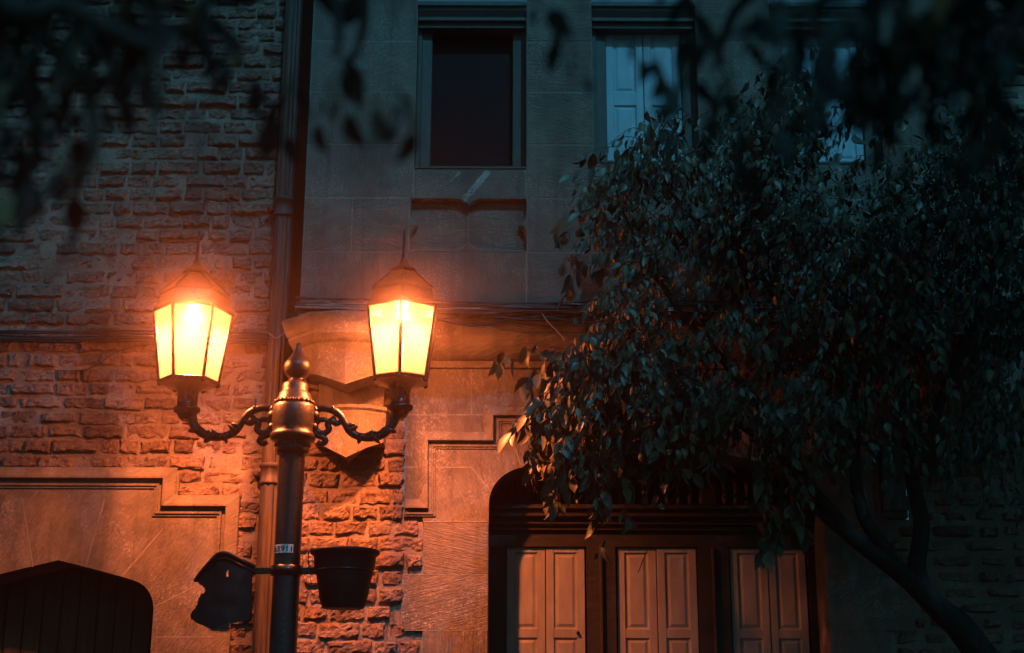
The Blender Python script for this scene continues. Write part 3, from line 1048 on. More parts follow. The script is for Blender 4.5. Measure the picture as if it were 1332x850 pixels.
def lantern(cx, pglass_top, pglass_bot, a0, dp):
    """dp shifts the photo rows: the two lanterns do not sit at quite the same height"""
    z = lambda p: zl(p + dp)
    a0 = R(a0)
    RT, RBm = 51.5 * s_l, 37.5 * s_l
    zt, zb = z(404.5), z(494.5)
    hexp = lambda r, zz, o=0.0: [Vector((cx + r * math.sin(a0 + math.pi / 3 * k), yl - r * math.cos(a0 + math.pi / 3 * k), zz)) for k in range(6)]
    mb = MB()
    # socket, cup and tray: the body of the lantern
    mb.lathe(cx, yl, [(r * s_l, z(p)) for r, p in ((6.5, 545), (11, 540), (12.5, 536), (16.5, 534), (17.5, 531), (17, 528.5), (13.5, 527.5), (13, 520), (13.2, 511), (15, 506), (19, 502.5), (27, 500.5), (30, 499))], 28)
    hx = [[p for p in hexp(r * s_l, z(q))] for r, q in ((29, 500.5), (39.5, 498.5), (40.5, 496.5), (40.5, 494), (37, 493.5), (5, 493.5))]
    V = [p for ring in hx for p in ring]
    mb.add(V, [(i * 6 + k, i * 6 + (k + 1) % 6, i * 6 + 6 + (k + 1) % 6, i * 6 + 6 + k) for i in range(5) for k in range(6)])
    top, bot = hexp(RT, zt), hexp(RBm, zb)
    for k in range(6):
        mb.tube([bot[k] + Vector((0, 0, -.012)), top[k]], [2.5 * s_l, 2.5 * s_l], 6)
        mb.tube([top[k], top[(k + 1) % 6]], 2.2 * s_l, 6)
        mb.tube([bot[k], bot[(k + 1) % 6]], 1.9 * s_l, 6)
        mb.sphere(bot[k] + Vector((0, 0, -.02)), 3.2 * s_l, 6)
    ln = mb.build('lantern', M_iron, post)
    mb = MB()
    prof = ((50.5, 405), (52, 403.5), (52, 401), (48.5, 398), (45, 384), (46.5, 382.5), (45.5, 380.5), (17, 356), (15.5, 354.5))
    rings_ = [hexp(r * s_l, z(q)) for r, q in prof] + []
    V = [p for ring in rings_ for p in ring]
    mb.add(V, [(i * 6 + k, i * 6 + (k + 1) % 6, i * 6 + 6 + (k + 1) % 6, i * 6 + 6 + k) for i in range(len(prof) - 1) for k in range(6)])
    inn = [hexp(r * s_l, z(q)) for r, q in ((49, 405), (43, 382), (15, 360))]
    V = [p for ring in inn for p in ring]
    mb.add(V, [(i * 6 + k, i * 6 + 6 + k, i * 6 + 6 + (k + 1) % 6, i * 6 + (k + 1) % 6) for i in range(2) for k in range(6)] + [tuple(range(12, 18))])
    hips = hexp(46 * s_l, z(380.8)); hips2 = hexp(17 * s_l, z(355.8))
    for k in range(6):
        mb.tube([hips[k], hips2[k]], 1.6 * s_l, 5)
    mb.lathe(cx, yl, [(r * s_l, z(p)) for r, p in ((15.5, 356), (18.5, 354.5), (17.5, 352), (12, 349), (8.5, 345), (6, 343), (5.2, 339), (0, 338.5))], 24)
    mb.build('roof', M_iron, ln)
    mb = MB()
    mb.lathe(cx, yl, [(r * s_l, z(p)) for r, p in ((4, 338), (2.6, 336), (3, 333.5), (2.2, 331), (1.9, 318), (2.0, 308), (1.2, 299), (0, 297))], 12)
    mb.build('spike', M_iron, ln)
    for k in range(6):
        k2 = (k + 1) % 6
        mb = MB()
        c = (top[k] + top[k2] + bot[k] + bot[k2]) / 4
        q = [c + (p - c) * .95 for p in (bot[k], bot[k2], top[k2], top[k])]
        mb.add(q, [(0, 1, 2, 3)])
        mb.build('pane', M_pane, ln)
    mb = MB()
    mb.lathe(cx, yl, [(0, z(405)), (5 * s_l, z(404)), (8 * s_l, z(400)), (8 * s_l, z(395)), (6 * s_l, z(391)), (4.5 * s_l, z(388)), (4.5 * s_l, z(384)), (0, z(383.5))], 16)
    mb.build('bulb', M_bulb, ln)
    # the light it gives: most of it thrown down out of the hood, some glowing all round in the glass
    sp = bpy.data.lights.new('lantern_light', 'SPOT')
    sp.energy = SPOT_W; sp.color = LAMP_C
    sp.spot_size = R(148); sp.spot_blend = 1.0
    sp.shadow_soft_size = 0.03
    so = bpy.data.objects.new('lantern_light', sp)
    so.location = (cx, yl, z(411))
    col.objects.link(so)
    so.parent = ln
    so.location = Vector((cx, yl, z(409.5))) - Vector(post.location)
    pt = bpy.data.lights.new('lantern_glow', 'POINT')
    pt.energy = POINT_W; pt.color = LAMP_C; pt.shadow_soft_size = 0.03
    po = bpy.data.objects.new('lantern_glow', pt)
    col.objects.link(po)
    po.parent = ln
    po.location = Vector((cx, yl, z(410))) - Vector(post.location)
    return ln


LAMP_C = (1.0, 0.215, 0.062)
SPOT_W, POINT_W = 720.0, 74.0
xl1, xl2 = X(244, 520, yl), X(520.5, 520, yl)
lantern_arm(-1, xl1); lantern_arm(1, xl2)
lantern(xl1, 400, 500, -19, 3)
lantern(xl2, 395, 494, 2, -1)

# number plate bent round the shaft
mb = MB()
zp0, zp1 = zl(721.5), zl(710.5)
rp = r0 * 1.03 + .0015
A0, A1 = R(-62), R(32)
n = 14
V = []
for i in range(n + 1):
    a = A0 + (A1 - A0) * i / n
    for z, rr in ((zp0, rp), (zp1, rp)):
        V.append((ax + rr * math.sin(a), yl - rr * math.cos(a), z))
mb.add(V, [(2 * i, 2 * i + 2, 2 * i + 3, 2 * i + 1) for i in range(n)], .5, 0, True)
plate = mb.build('number_plate', M_white, post)
cu = bpy.data.curves.new('digits', 'FONT')
cu.body = '65911'
cu.size = 1.0
cu.offset = 0.018
cu.align_x = 'LEFT'
to = bpy.data.objects.new('digits_source', cu)
col.objects.link(to)
dg = bpy.context.evaluated_depsgraph_get()
me = bpy.data.meshes.new_from_object(to.evaluated_get(dg))
bpy.data.objects.remove(to)
xs = [v.co.x for v in me.vertices]; ys = [v.co.y for v in me.vertices]
x0, x1, y0, y1 = min(xs), max(xs), min(ys), max(ys)
mb = MB()
V = []
for v in me.vertices:
    a = A0 + (A1 - A0) * (.05 + .9 * (v.co.x - x0) / (x1 - x0))
    z = zp0 + (zp1 - zp0) * (.17 + .66 * (v.co.y - y0) / (y1 - y0))
    V.append((ax + (rp + .0012) * math.sin(a), yl - (rp + .0012) * math.cos(a), z))
mb.add(V, [tuple(p.vertices) for p in me.polygons])
mb.build('digits', M_ink, plate)

# bracket that carries the two planters
mb = MB()
zb_ = zl(743)
mb.lathe(ax, yl, [(r0 * 1.03, zb_ - .03), (r0 * 1.18, zb_ - .028), (r0 * 1.18, zb_ + .028), (r0 * 1.03, zb_ + .03)], 32)
mb.box(X(318, 743, yl), ax - r0, yl - .012, yl + .012, zb_ - .018, zb_ + .018, .5, 0, .004)
mb.box(ax + r0, X(412, 743, yl), yl - .012, yl + .012, zb_ - .02, zb_ + .02, .5, 0, .004)
pxr = X(448, 745, yl)
mb.tube([(pxr + 36.5 * s_l * math.sin(a), yl - 36.5 * s_l * math.cos(a), zb_) for a in [2 * math.pi * k / 28 for k in range(29)]], .006, 6)
mb.build('planter_bracket', M_iron, post)

# ------------------------------------------------------------------ planters
pot = thing('planter', 'whole round black plastic planter with wide rim, right of the lamp post', 'planter', (pxr, yl, zl(793)))
mb = MB()
zq_ = lambda p: Z(p, yl, 448)
mb.lathe(pxr, yl, [(r * s_l, zq_(p)) for r, p in ((0, 792), (25, 792), (27, 790), (27.5, 786), (29, 784.5), (36.2, 744), (37.2, 742), (37.8, 741), (39.5, 724), (43.5, 721.5), (44.5, 719), (44, 717), (41, 716), (39, 718), (37, 735), (28, 780), (0, 781))], 48)
mb.build('pot', M_pot, pot)
mb = MB()
rnd = random.Random(4)
mb.lathe(pxr, yl, [(0, zq_(728)), (20 * s_l, zq_(728.5)), (37 * s_l, zq_(730))], 24)
mb.build('soil', M_soil, pot)
mb = MB()
for k in range(7):                                    # dry stalks trailing over the rim on the left
    a = R(-120 + rnd.uniform(-40, 50))
    b = Vector((pxr + 40 * s_l * math.sin(a), yl - 40 * s_l * math.cos(a), zq_(717)))
    o = Vector((math.sin(a), -math.cos(a), 0))
    mb.tube(bez([b - o * .12 + Vector((0, 0, -.02)), b + Vector((0, 0, .012)), b + o * .03 + Vector((0, 0, -.03)), b + o * rnd.uniform(.0, .04) + Vector((rnd.uniform(-.02, .02), 0, -rnd.uniform(.08, .3)))], 5), .0022, 4)
mb.build('dry_stalks', M_twig, pot)

# broken planter: tilted, one side torn away
bx, bz = X(298, 772, yl), Z(778, yl, 298)


def inside_(poly, x, y):
    c = False
    for i in range(len(poly)):
        x0, y0 = poly[i]; x1, y1 = poly[i - 1]
        if (y0 > y) != (y1 > y) and x < (x1 - x0) * (y - y0) / (y1 - y0) + x0: c = not c
    return c


bp = thing('planter', 'broken black planter tilted over with a torn side, left of the lamp post', 'planter', (bx, yl, bz))
mb = MB()
# what is left of it: a torn shell, bulging like the pot it was, rolled over so that its mouth faces up and back
SHARD = [(258, 757), (264, 749), (276, 737), (288, 725), (296, 722.5), (305, 724), (318, 731), (331, 738), (331, 748), (329.5, 770), (329, 790), (327, 806), (314, 811), (301, 815), (290, 819), (280, 822),
         (268, 816), (257, 811), (249, 805), (248, 800), (251, 796), (256, 793), (260, 787), (262, 780), (266, 775), (270, 774), (272, 770), (268, 765), (263, 762)]
GAP = [(298.5, 753), (300.5, 745), (302.5, 746), (302.5, 753)]
cxp, wpx_ = 292.0, 47.0
px_m = s_l


def shell(a, b, ins=0.0):
    p = at(a, b, yl)
    u = max(-.98, min(.98, (a - cxp) / wpx_))
    crease = .006 * noise.noise(Vector((a * .04, b * .05, 2.0))) + .006 * max(0.0, (b - 783) / 40.0) * noise.noise(Vector((a * .09, b * .05, 6.0)))
    lean = .015 * (b - 772) / 50.0
    return Vector((p.x, yl - .16 * math.sqrt(1 - u * u) + .04 + crease + lean + ins, p.z))


st = 1.4
cells = {}
for i in range(int((334 - 246) / st)):
    for j in range(int((824 - 720) / st)):
        a_, b_ = 246 + (i + .5) * st, 720 + (j + .5) * st
        if inside_(SHARD, a_, b_) and not inside_(GAP, a_, b_): cells[i, j] = True
idx, V, F = {}, [], []


def vid(i, j, k):
    if (i, j, k) not in idx:
        idx[i, j, k] = len(V)
        V.append(shell(246 + i * st, 720 + j * st, .009 * k))
    return idx[i, j, k]


for (i, j) in cells:
    for k in (0, 1):
        q = [vid(i, j, k), vid(i, j + 1, k), vid(i + 1, j + 1, k), vid(i + 1, j, k)]
        F.append(tuple(q if k == 0 else q[::-1]))
    for (di, dj), e in (((-1, 0), ((0, 0), (0, 1))), ((1, 0), ((1, 0), (1, 1))), ((0, -1), ((0, 0), (1, 0))), ((0, 1), ((0, 1), (1, 1)))):
        if (i + di, j + dj) not in cells:
            (a0_, b0_), (a1_, b1_) = e
            F.append((vid(i + a0_, j + b0_, 0), vid(i + a1_, j + b1_, 0), vid(i + a1_, j + b1_, 1), vid(i + a0_, j + b0_, 1)))
mb.add(V, F, .5, 0, True)
# far side of the shell
V = []
for r in range(7):
    for k in range(13):
        a_ = 276 + (326 - 276) * k / 12; b_ = 768 + (806 - 768) * r / 6
        u = (a_ - 301) / 26.0
        V.append(at(a_, b_, yl) + Vector((0, .02 + .12 * math.sqrt(max(0, 1 - u * u)), 0)))
mb.add(V, [(r * 13 + k, r * 13 + k + 1, r * 13 + 14 + k, r * 13 + 13 + k) for r in range(6) for k in range(12)], .5, 0, True)
mb.build('pot', M_pot, bp)
mb = MB()
rim = [shell(a_, b_, -.004) for a_, b_ in ((257, 758), (264, 750), (276, 738), (288, 726.5), (296, 724), (305, 725.5), (318, 732), (333, 739))]
pp = bez(rim, 5)
mb.tube(pp, [2.6 * s_l] * len(pp), 8)
pp = bez([q + Vector((0, -.004, -6.5 * s_l)) for q in rim[2:]], 5)
mb.tube(pp, [1.3 * s_l] * len(pp), 6)
mb.build('rim', M_pot, bp)

# ------------------------------------------------------------------ cables
rnd = random.Random(17)


def cable(pts, r, label, group, mat=M_cable, name='cable'):
    mb = MB()
    mb.tube(bez(pts, 6), r, 6)
    o = mb.build(name, mat)
    tag(o, label, 'cable', group)
    return o


yc = YB - .07
for k in range(15):
    r = rnd.uniform(.004, .0105)
    pts = []
    zoff = rnd.uniform(-.062, .035)
    for i in range(13):
        px = 384 + (1310 - 384) * i / 12
        z = Z(398, yc) + zoff + rnd.uniform(-.010, .010) + (.022 * math.sin(i * .8 + k) if k % 3 == 0 else 0) - (.0 if i else -.02)
        if k > 10: z -= .08 * math.sin(math.pi * ((i * .5 + k * .3) % 1.0))
        pts.append((X(px, 400, yc), yc - rnd.uniform(-.014, .022), z))
    cable(pts, r, 'thin cable in the bundle strung along the ledge under the upper storey', 'cables bundled along the stone ledge', M_cable2 if k in (1, 4, 6) else M_cable)
ycv = -.2
for k, pxs in enumerate(([(500, 418), (600, 405), (640, 416), (690, 424), (740, 421), (790, 408)], [(560, 404), (610, 414), (660, 430), (740, 433), (840, 430)], [(400, 393), (420, 391), (440, 397), (470, 402)])):
    cable([at(a, b, YB - .06 - .01 * k) for a, b in pxs], .0035, ('dark cable sagging below the bundle beside the right lantern', 'longest dark cable sagging under the ledge towards the tree', 'short pale cable bowed up over the left corbel')[k],
          'loose cables at the ledge', M_cable2 if k == 2 else M_cable)
cable([at(a, b, YB - .09) for a, b in ((705, 408), (712, 418), (722, 428), (735, 443))], .004, 'short pale wire end slanting down from the ledge beside the leaves', 'loose cables at the ledge', M_cable2, 'wire')
for k in range(5):
    pts = [(X(-60 + 420 * i / 9, 440, -.03), -.035 - .012 * k % 3 * .01, Z(440 + (k - 2) * 3.2 + rnd.uniform(-1.2, 1.2) + (2 if i > 6 else 0), -.03)) for i in range(10)]
    cable(pts, rnd.uniform(.005, .009), 'dark cable in the bundle running across the brick wall behind the left lantern', 'cables across the left brick wall')
cable([at(a, b, -.05) for a, b in ((70, 482), (105, 482), (128, 474), (150, 459), (172, 452), (205, 447))], .0035, 'single wire curving up the brick wall left of the left lantern', 'loose wires on the brick wall', M_cable, 'wire')
cable([at(a, b, -.14) for a, b in ((340, 432), (350, 434), (360, 440), (372, 432), (384, 430))], .003, 'pale wire tied across the downpipe beside the corbel', 'loose wires on the brick wall', M_cable2, 'wire')


# ------------------------------------------------------------------ trees
def leaf(mb, p, d, nrm, L, w, var, curl):
    """ovate leaf with a folded midrib and a drooping tip"""
    d = d.normalized()
    s = d.cross(nrm)
    if s.length < 1e-4: s = d.orthogonal()
    s.normalize()
    nrm = s.cross(d).normalized()
    V = [p]
    for u, ww in ((.2, .75), (.45, 1.0), (.75, .62)):
        c = p + d * (L * u) - nrm * (curl * L * u * u)
        e = s * (w * ww)
        up = nrm * (w * ww * .38)
        V += [c - e + up, c, c + e + up]
    V.append(p + d * (L * .98) - nrm * (curl * L * 1.1))
    F = [(0, 2, 1), (0, 3, 2), (1, 2, 5, 4), (2, 3, 6, 5), (4, 5, 8, 7), (5, 6, 9, 8), (7, 8, 10), (8, 9, 10)]
    mb.add(V, F, var, 0, True)


def spray(lm, tm, path, rnd, n, L0, r=.003, droop=.7, zmin=None):
    """twig with leaves hanging alternately off it"""
    pts = bez(path, 5)
    m = len(pts)
    tm.tube(pts, [r * (1 - .6 * i / m) for i in range(m)], 4, cap=False)
    for k in range(n):
        u = (k + rnd.uniform(.1, .9)) / n
        i = min(int(u * (m - 1)), m - 2)
        p = pts[i].lerp(pts[i + 1], u * (m - 1) - i)
        t = (pts[i + 1] - pts[i]).normalized()
        side = Vector((rnd.gauss(0, 1), rnd.gauss(0, 1), rnd.gauss(0, .5)))
        side = (side - t * side.dot(t)).normalized()
        d = (side * .75 + t * .35 + Vector((0, 0, -droop - rnd.uniform(0, .9))))
        L = L0 * rnd.choice((.5, .75, .95, 1.05, 1.2, 1.35)) * rnd.uniform(.9, 1.1)
        st = p + d.normalized() * .018
        if zmin is not None and p.z < zmin + (.27 if p.x > -.74 else .03): continue
        nr = Vector((rnd.gauss(0, .6), rnd.gauss(-.5, .6), rnd.gauss(.55, .5)))
        tm.tube([p, st], .0013, 3, cap=False)
        leaf(lm, st, d, nr, L, L * rnd.uniform(.2, .3), rnd.random(), rnd.uniform(.05, .45))


def inside(poly, x, y):
    c = False
    n = len(poly)
    for i in range(n):
        x0, y0 = poly[i]; x1, y1 = poly[i - 1]
        if (y0 > y) != (y1 > y) and x < (x1 - x0) * (y - y0) / (y1 - y0) + x0: c = not c
    return c


YT = -0.88
tree = thing('leaning_tree', 'leaning tree with dense drooping leaves in front of the shuttered windows', 'tree', (X(1330, 850, YT) + .55, YT, .13))
rnd = random.Random(77)
tb = MB()


def wpx(a, b, y=YT): return at(a, b, y)


def limb(pts, rs, mbx=tb, n=10):
    pp = bez(pts, 8)
    mbx.tube([p + Vector((noise.noise(p * 3), noise.noise(p * 3 + Vector((9, 0, 0))), 0)) * .015 for p in pp], lerp_r(rs, len(pp)), n)


b0 = Vector(tree.location)
limb([b0 - Vector((0, 0, .05)), b0 + Vector((-.05, 0, .8)), wpx(1275, 850), wpx(1225, 795), wpx(1170, 745), wpx(1110, 700), wpx(1070, 672)], [.14, .11, .09, .075, .06, .05, .035])
tb.build('trunk', M_bark, tree)
LIMBS = [([(1205, 778), (1192, 740), (1200, 680), (1185, 620), (1180, 540), (1160, 430), (1150, 320)], [.06, .055, .05, .045, .04, .03, .018], 0.1),
         ([(1165, 742), (1148, 710), (1120, 665), (1112, 590), (1108, 500), (1080, 400), (1040, 300), (1000, 200), (985, 130)], [.05, .045, .04, .036, .032, .026, .02, .012, .005], -.1),
         ([(1110, 700), (1060, 640), (1010, 560), (950, 480), (880, 400), (820, 300), (800, 240)], [.045, .035, .03, .026, .02, .014, .006], -.3),
         ([(1095, 690), (1030, 610), (950, 545), (870, 510), (790, 490), (720, 480)], [.03, .026, .022, .018, .012, .005], .1),
         ([(1185, 620), (1215, 540), (1260, 430), (1300, 330), (1320, 260)], [.04, .032, .026, .018, .01], .0),
         ([(1108, 500), (1040, 420), (960, 340), (880, 260), (850, 190), (843, 150)], [.03, .025, .02, .014, .008, .003], -.2),
         ([(1070, 672), (1030, 640), (980, 650), (940, 640)], [.03, .022, .014, .006], .0)]
for pts, rs, dy in LIMBS:
    lm_ = MB()
    limb([wpx(a, b, YT + dy * i / len(pts)) for i, (a, b) in enumerate(pts)], rs, lm_)
    lm_.build('limb', M_bark, tree)

CROWN = [(880, 195), (850, 205), (825, 225), (800, 240), (785, 265), (790, 300), (810, 330), (812, 375), (795, 415), (785, 440), (760, 460), (745, 500), (715, 535), (705, 560), (715, 580), (740, 575), (770, 545), (800, 560),
         (840, 575), (880, 560), (930, 560), (980, 560), (1010, 590), (1005, 640), (1040, 650), (1060, 620), (1070, 560), (1110, 500), (1180, 470), (1230, 450), (1290, 440), (1400, 440), (1400, 205), (1330, 200), (1260, 195), (1190, 205), (1140, 190), (1080, 165),
         (1040, 140), (1010, 120), (985, 130), (960, 165), (930, 185), (890, 195)]
Cw = [(wpx(a, b).x, wpx(a, b).z) for a, b in CROWN]
lx = [p[0] for p in Cw]; lz = [p[1] for p in Cw]
lmb, tmb = MB(), MB()
count = 0
while count < 1950:
    x, z = rnd.uniform(min(lx), max(lx)), rnd.uniform(min(lz), max(lz))
    if not inside(Cw, x, z): continue
    # clumps and gaps
    g = noise.noise(Vector((x * 2.2, z * 2.2, 4.0))) + .5 * noise.noise(Vector((x * 5, z * 5, 8.0)))
    if g < -.12 and rnd.random() < .85: continue
    y = YT + rnd.uniform(-.75, .35) + .2 * noise.noise(Vector((x * 1.5, z * 1.5, 1.0)))
    p = Vector((x, y, z))
    out = Vector((rnd.uniform(-1, .35), rnd.uniform(-.8, .5), rnd.uniform(-.7, .25)))
    Lt = rnd.uniform(.16, .34)
    q1 = p + out.normalized() * Lt * .5 + Vector((0, 0, .02))
    q2 = p + out.normalized() * Lt + Vector((0, 0, -.07 * rnd.random() - .03))
    spray(lmb, tmb, [p, q1, q2], rnd, rnd.randint(7, 11), .06)
    count += 1

# sprays that shape the outline, from twig foot to tip
SPRAYS = [([(880, 200), (860, 180), (848, 150), (842, 128)], 6), ([(860, 190), (835, 180), (820, 200), (812, 215)], 8), ([(800, 215), (775, 220), (755, 225)], 6), ([(790, 240), (765, 245), (740, 250)], 7),
          ([(800, 280), (770, 285), (740, 295), (722, 308)], 14), ([(790, 330), (765, 325), (748, 345), (738, 372)], 13), ([(850, 360), (820, 365), (795, 385)], 9),
          ([(780, 440), (740, 448), (700, 446), (665, 455), (640, 468)], 15), ([(770, 470), (735, 468), (700, 470), (680, 478)], 16), ([(745, 480), (710, 482), (690, 492)], 6),
          ([(760, 545), (720, 545), (690, 545), (665, 565)], 15), ([(755, 560), (720, 575), (700, 590), (686, 605)], 16), ([(750, 590), (730, 600), (722, 630), (722, 652)], 18),
          ([(790, 560), (795, 590), (790, 620), (775, 655)], 20), ([(805, 570), (800, 600), (805, 630), (812, 660), (813, 690)], 14), ([(800, 640), (785, 660), (770, 665)], 6), ([(795, 690), (785, 700), (778, 712)], 4), ([(830, 570), (850, 590), (840, 610)], 6),
          ([(880, 570), (880, 600), (865, 625), (855, 660)], 6), ([(900, 560), (925, 575), (945, 590)], 6),
          ([(1000, 600), (990, 640), (1000, 680), (1010, 705)], 20), ([(1030, 640), (1020, 680), (1005, 700), (990, 722)], 17), ([(1040, 650), (1050, 680), (1060, 690)], 7), ([(980, 600), (985, 630), (985, 660)], 9),
          ([(1005, 140), (1000, 110), (990, 95)], 7), ([(990, 150), (965, 130), (960, 100)], 8), ([(1010, 150), (1030, 130), (1045, 125)], 8), ([(975, 170), (960, 150), (950, 145)], 5),
          ([(1190, 215), (1180, 190), (1200, 180)], 6), ([(1270, 205), (1265, 180), (1280, 172)], 6), ([(1100, 200), (1090, 180), (1105, 170)], 6), ([(1230, 205), (1225, 185), (1215, 180)], 6), ([(1320, 205), (1325, 180), (1315, 165)], 6)]
for pts, nl in SPRAYS:
    for rep in range(1 if nl < 5 else 2):
        dy = rnd.uniform(-.35, .35)
        path = [wpx(a + rnd.uniform(-4, 4) * rep, b + rnd.uniform(-4, 4) * rep, YT) + Vector((0, dy + rnd.uniform(-.05, .05), 0)) for a, b in pts]
        spray(lmb, tmb, path, rnd, nl if rep == 0 else max(3, nl // 2), .108)
# leafy hanging growth along the lower left edge
EDGE = [(715, 480), (700, 530), (690, 560), (720, 590), (770, 590), (800, 600), (840, 590), (900, 580), (940, 560), (940, 520), (860, 470), (780, 440)]
Ew = [(wpx(a, b).x, wpx(a, b).z) for a, b in EDGE]
for k in range(240):
    while True:
        x, z = rnd.uniform(min(p[0] for p in Ew), max(p[0] for p in Ew)), rnd.uniform(min(p[1] for p in Ew), max(p[1] for p in Ew))
        if inside(Ew, x, z): break
    p = Vector((x, YT + rnd.uniform(-.5, .45), z))
    q = Vector((rnd.uniform(-.22, .06), rnd.uniform(-.12, .1), -rnd.uniform(.1, .28)))
    spray(lmb, tmb, [p, p + q * .45 + Vector((-.02, 0, .03)), p + q], rnd, rnd.randint(5, 9), .085)
# long strands hanging down at the right
for k in range(150):
    a_, b_ = rnd.uniform(1070, 1345), rnd.uniform(430, 560)
    p = wpx(a_, b_, YT) + Vector((0, rnd.uniform(-.45, .3), 0))
    q = Vector((rnd.uniform(-.08, .08), rnd.uniform(-.06, .06), -rnd.uniform(.2, .55) * (1.25 if a_ > 1180 else .8)))
    spray(lmb, tmb, [p, p + q * .5 + Vector((rnd.uniform(-.03, .03), 0, 0)), p + q], rnd, rnd.randint(7, 12), .062)
# bare twigs that dangle under the crown
for pts in ([(960, 560), (900, 620), (860, 670), (840, 720), (830, 745)], [(935, 590), (890, 640), (850, 665), (826, 690)], [(985, 545), (1000, 580), (1010, 600)], [(945, 545), (970, 580), (985, 600)], [(900, 590), (870, 605), (850, 600)],
            [(1225, 440), (1235, 500), (1228, 560)], [(1260, 430), (1252, 480), (1240, 520)], [(1195, 450), (1200, 520), (1192, 560)], [(1290, 440), (1300, 500), (1296, 540)], [(1160, 470), (1155, 540), (1150, 600)]):
    tmb.tube(bez([wpx(a, b, YT + rnd.uniform(-.1, .1)) for a, b in pts], 6), .0028, 4)
lmb.build('crown', M_leaf, tree)
tmb.build('twigs', M_twig, tree)


# street trees whose boughs hang close to the viewer, out of focus
def street_tree(base, label, boughs, seed, leafsize, dens, shade_canopy, zlow):
    rnd = random.Random(seed)
    tr = thing('street_tree', label, 'tree', base)
    b = Vector(base)
    top = b + Vector((.1, .1, 4.6))
    mb = MB()
    pp = bez([b - Vector((0, 0, .1)), b + Vector((.03, 0, 1.5)), b + Vector((.05, .05, 3.2)), top], 8)
    mb.tube(pp, lerp_r([.17, .14, .12, .09], len(pp)), 12)
    mb.build('trunk', M_bark, tr)
    lm, tm = MB(), MB()
    bm = MB()
    for pts, n in boughs:
        pts = [Vector(p) for p in pts]
        st = top + Vector((0, 0, -.4 + .3 * rnd.random()))
        mid = st.lerp(pts[0], .5) + Vector((0, 0, .25))
        pp = bez([st, mid] + pts, 6)
        bm.tube(pp, lerp_r([.03, .022, .012, .006], len(pp)), 6)
        for k in range(n):
            u = rnd.random()
            i = min(int(u * (len(pts) - 1)), len(pts) - 2)
            p = pts[i].lerp(pts[i + 1], u * (len(pts) - 1) - i) + Vector((rnd.gauss(0, .05), rnd.gauss(0, .12), rnd.gauss(0, .03)))
            L = rnd.uniform(.1, .2)
            o = Vector((rnd.uniform(-.6, .6), rnd.uniform(-.5, .5), -rnd.uniform(.3, 1.0))).normalized()
            spray(lm, tm, [p, p + o * L * .5, p + o * L + Vector((0, 0, -.02))], rnd, dens, leafsize, .0025, .7, zlow)
    for c, rad, n, LL in shade_canopy:                      # extra leaf masses out of view, added to shade the walls and near boughs
        c = Vector(c)
        for k in range(7):
            e = c + Vector((rnd.uniform(-.8, .8) * rad[0], rnd.uniform(-.6, .6) * rad[1], rnd.uniform(-.5, .5) * rad[2]))
            pp = bez([top, top.lerp(c, .5) + Vector((0, 0, .5)), e], 6)
            bm.tube(pp, lerp_r([.07, .045, .015], len(pp)), 6)
        for k in range(n):
            while True:
                q = Vector((rnd.uniform(-1, 1), rnd.uniform(-1, 1), rnd.uniform(-1, 1)))
                if q.length < 1: break
            p = c + Vector((q.x * rad[0], q.y * rad[1], q.z * rad[2]))
            o = Vector((rnd.uniform(-1, 1), rnd.uniform(-1, 1), rnd.uniform(-.6, .3))).normalized() * .35
            spray(lm, tm, [p, p + o * .5, p + o + Vector((0, 0, -.05))], rnd, 8, LL, .003)
    bm.build('boughs', M_bark, tr)
    lm.build('crown', M_leaf2, tr)  # also holds the added shading leaf masses
    tm.build('twigs', M_twig, tr)
    return tr


def fg(a, b, Y): return at(a, b, Y)


YF = -7.35
left_b = [([fg(-60, -40, YF), fg(30, 30, YF), fg(110, 110, YF), fg(120, 200, YF), fg(100, 225, YF)], 18), ([fg(-40, -60, YF - .3), fg(90, 10, YF - .3), fg(190, 60, YF - .3), fg(225, 50, YF - .3), fg(205, 60, YF - .3)], 13),
          ([fg(40, -80, YF + .2), fg(160, -10, YF + .2), fg(260, 20, YF + .2), fg(310, 60, YF + .2), fg(300, 70, YF)], 9), ([fg(-80, 60, YF), fg(0, 90, YF), fg(50, 160, YF), fg(30, 180, YF)], 9),
          ([fg(250, -60, YF), fg(350, -30, YF), fg(420, -20, YF), fg(440, 30, YF), fg(438, 75, YF)], 4), ([fg(400, -30, YF + .1), fg(460, -20, YF + .1), fg(474, 20, YF + .1), fg(462, 75, YF + .1)], 3), ([fg(-60, -60, YF), fg(60, -40, YF), fg(200, -20, YF), fg(300, -20, YF)], 14)]
street_tree((-2.0, -7.5, .0), 'street tree whose blurred boughs hang at the upper left', left_b, 41, .056, 8, [((-1.3, -4.2, 7.6), (1.4, .9, 1.2), 200, .16), ((-.9, -8.5, 4.75), (1.5, .6, .5), 240, .12)], Z(310, YF))
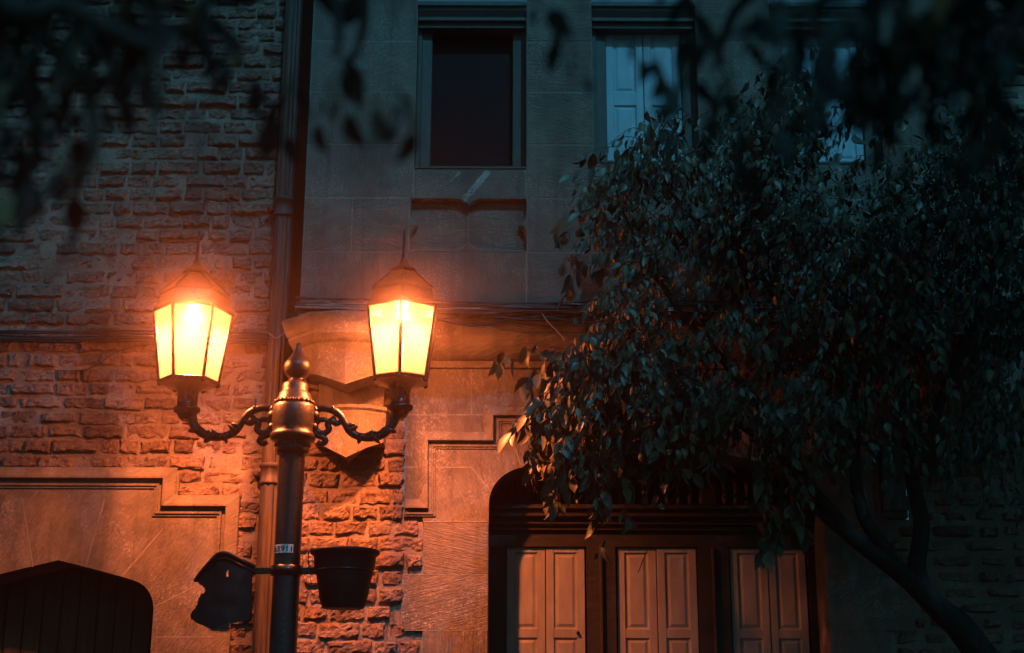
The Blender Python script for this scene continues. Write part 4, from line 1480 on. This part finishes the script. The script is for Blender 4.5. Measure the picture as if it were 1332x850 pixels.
right_b = [([fg(1400, -60, YF), fg(1280, -10, YF), fg(1180, 40, YF), fg(1150, 80, YF), fg(1160, 110, YF)], 13), ([fg(1400, -80, YF - .2), fg(1200, -40, YF - .2), fg(1080, 0, YF - .2), fg(1000, 30, YF - .2), fg(985, 50, YF - .2)], 11),
           ([fg(1300, -80, YF + .2), fg(1060, -60, YF + .2), fg(970, 0, YF + .2), fg(945, 40, YF + .2), fg(930, 90, YF + .2)], 8), ([fg(1420, 0, YF), fg(1340, 60, YF), fg(1290, 90, YF), fg(1270, 110, YF)], 10),
           ([fg(1100, -90, YF), fg(860, -80, YF), fg(760, -50, YF), fg(742, -10, YF)], 4), ([fg(1400, -30, YF + .3), fg(1240, 10, YF + .3), fg(1220, 50, YF + .3), fg(1210, 80, YF + .3)], 16), ([fg(1300, -90, YF), fg(1120, -40, YF), fg(1060, 20, YF), fg(1075, 50, YF), fg(1080, 70, YF)], 4),
           ([fg(1450, -60, YF), fg(1350, 0, YF), fg(1300, 60, YF), fg(1310, 100, YF)], 11), ([fg(1400, -90, YF - .1), fg(1260, -50, YF - .1), fg(1160, -10, YF - .1), fg(1120, 20, YF - .1)], 16)]
street_tree((2.3, -7.7, .0), 'street tree whose blurred boughs hang at the upper right', right_b, 42, .05, 6, [((4.9, -4.5, 6.75), (3.5, 1.2, 1.2), 900, .16), ((1.4, -8.5, 4.75), (1.5, .6, .5), 240, .12), ((6.2, -4.5, 8.3), (1.7, 1.1, 1.7), 420, .18)], Z(215, YF) - .27)

# ------------------------------------------------------------------ night sky, moonlight, lens-bloom haze
EL, AZ = 46.0, 20.0          # light from high up, in front and a little to the right of the houses
w = bpy.data.worlds.new('World')
scene.world = w
w.use_nodes = True
nt = w.node_tree
bg = nt.nodes['Background']
sky = nt.nodes.new('ShaderNodeTexSky')
sky.sky_type = 'NISHITA'
sky.sun_disc = False
sky.sun_elevation = R(EL)
sky.sun_rotation = R(180 - AZ)
mixn = nt.nodes.new('ShaderNodeMix'); mixn.data_type = 'RGBA'; mixn.blend_type = 'MULTIPLY'
mixn.inputs[0].default_value = 1.0
mixn.inputs[7].default_value = (0.3, 0.95, 1.0, 1)
nt.links.new(sky.outputs[0], mixn.inputs[6])
nt.links.new(mixn.outputs[2], bg.inputs['Color'])
bg.inputs['Strength'].default_value = 0.048
sd = bpy.data.lights.new('moonlight', 'SUN')
sd.energy = 1.5
sd.color = (0.13, 0.62, 1.0)
sd.angle = R(1.5)
so = bpy.data.objects.new('moonlight', sd)
so.rotation_euler = (R(90 - EL), 0, R(AZ))
so.location = (3, -12, 12)
col.objects.link(so)

mb = MB()
mb.box(-30, 30, -30, 12, -1, 11)  # thin haze volume added to stand for lens bloom round the lanterns
hz = mb.build('haze', [])
t = NT('bloom_haze')
t.n.remove(t.bsdf)
pv = t.node('ShaderNodeVolumePrincipled')
pv.inputs['Color'].default_value = (1.0, 0.76, 0.68, 1)
pv.inputs['Density'].default_value = 0.027
pv.inputs['Anisotropy'].default_value = 0.984
t.link(pv.outputs[0], t.out.inputs['Volume'])
hz.data.materials.append(t.mat)
tag(hz, 'faint haze added to give the lens bloom round the lanterns', 'haze', kind='stuff')

# ------------------------------------------------------------------ render settings
scene.render.engine = 'CYCLES'
scene.cycles.use_denoising = True
scene.cycles.max_bounces = 6
scene.cycles.diffuse_bounces = 3
scene.cycles.glossy_bounces = 2
scene.cycles.transmission_bounces = 4
scene.cycles.volume_bounces = 0
scene.cycles.transparent_max_bounces = 10
scene.cycles.sample_clamp_indirect = 4.0
scene.cycles.caustics_reflective = False
scene.cycles.caustics_refractive = False
vs = scene.view_settings
vs.view_transform = 'Standard'
vs.look = 'None'
vs.exposure = 0.0
vs.gamma = 1.0
vs.use_curve_mapping = False
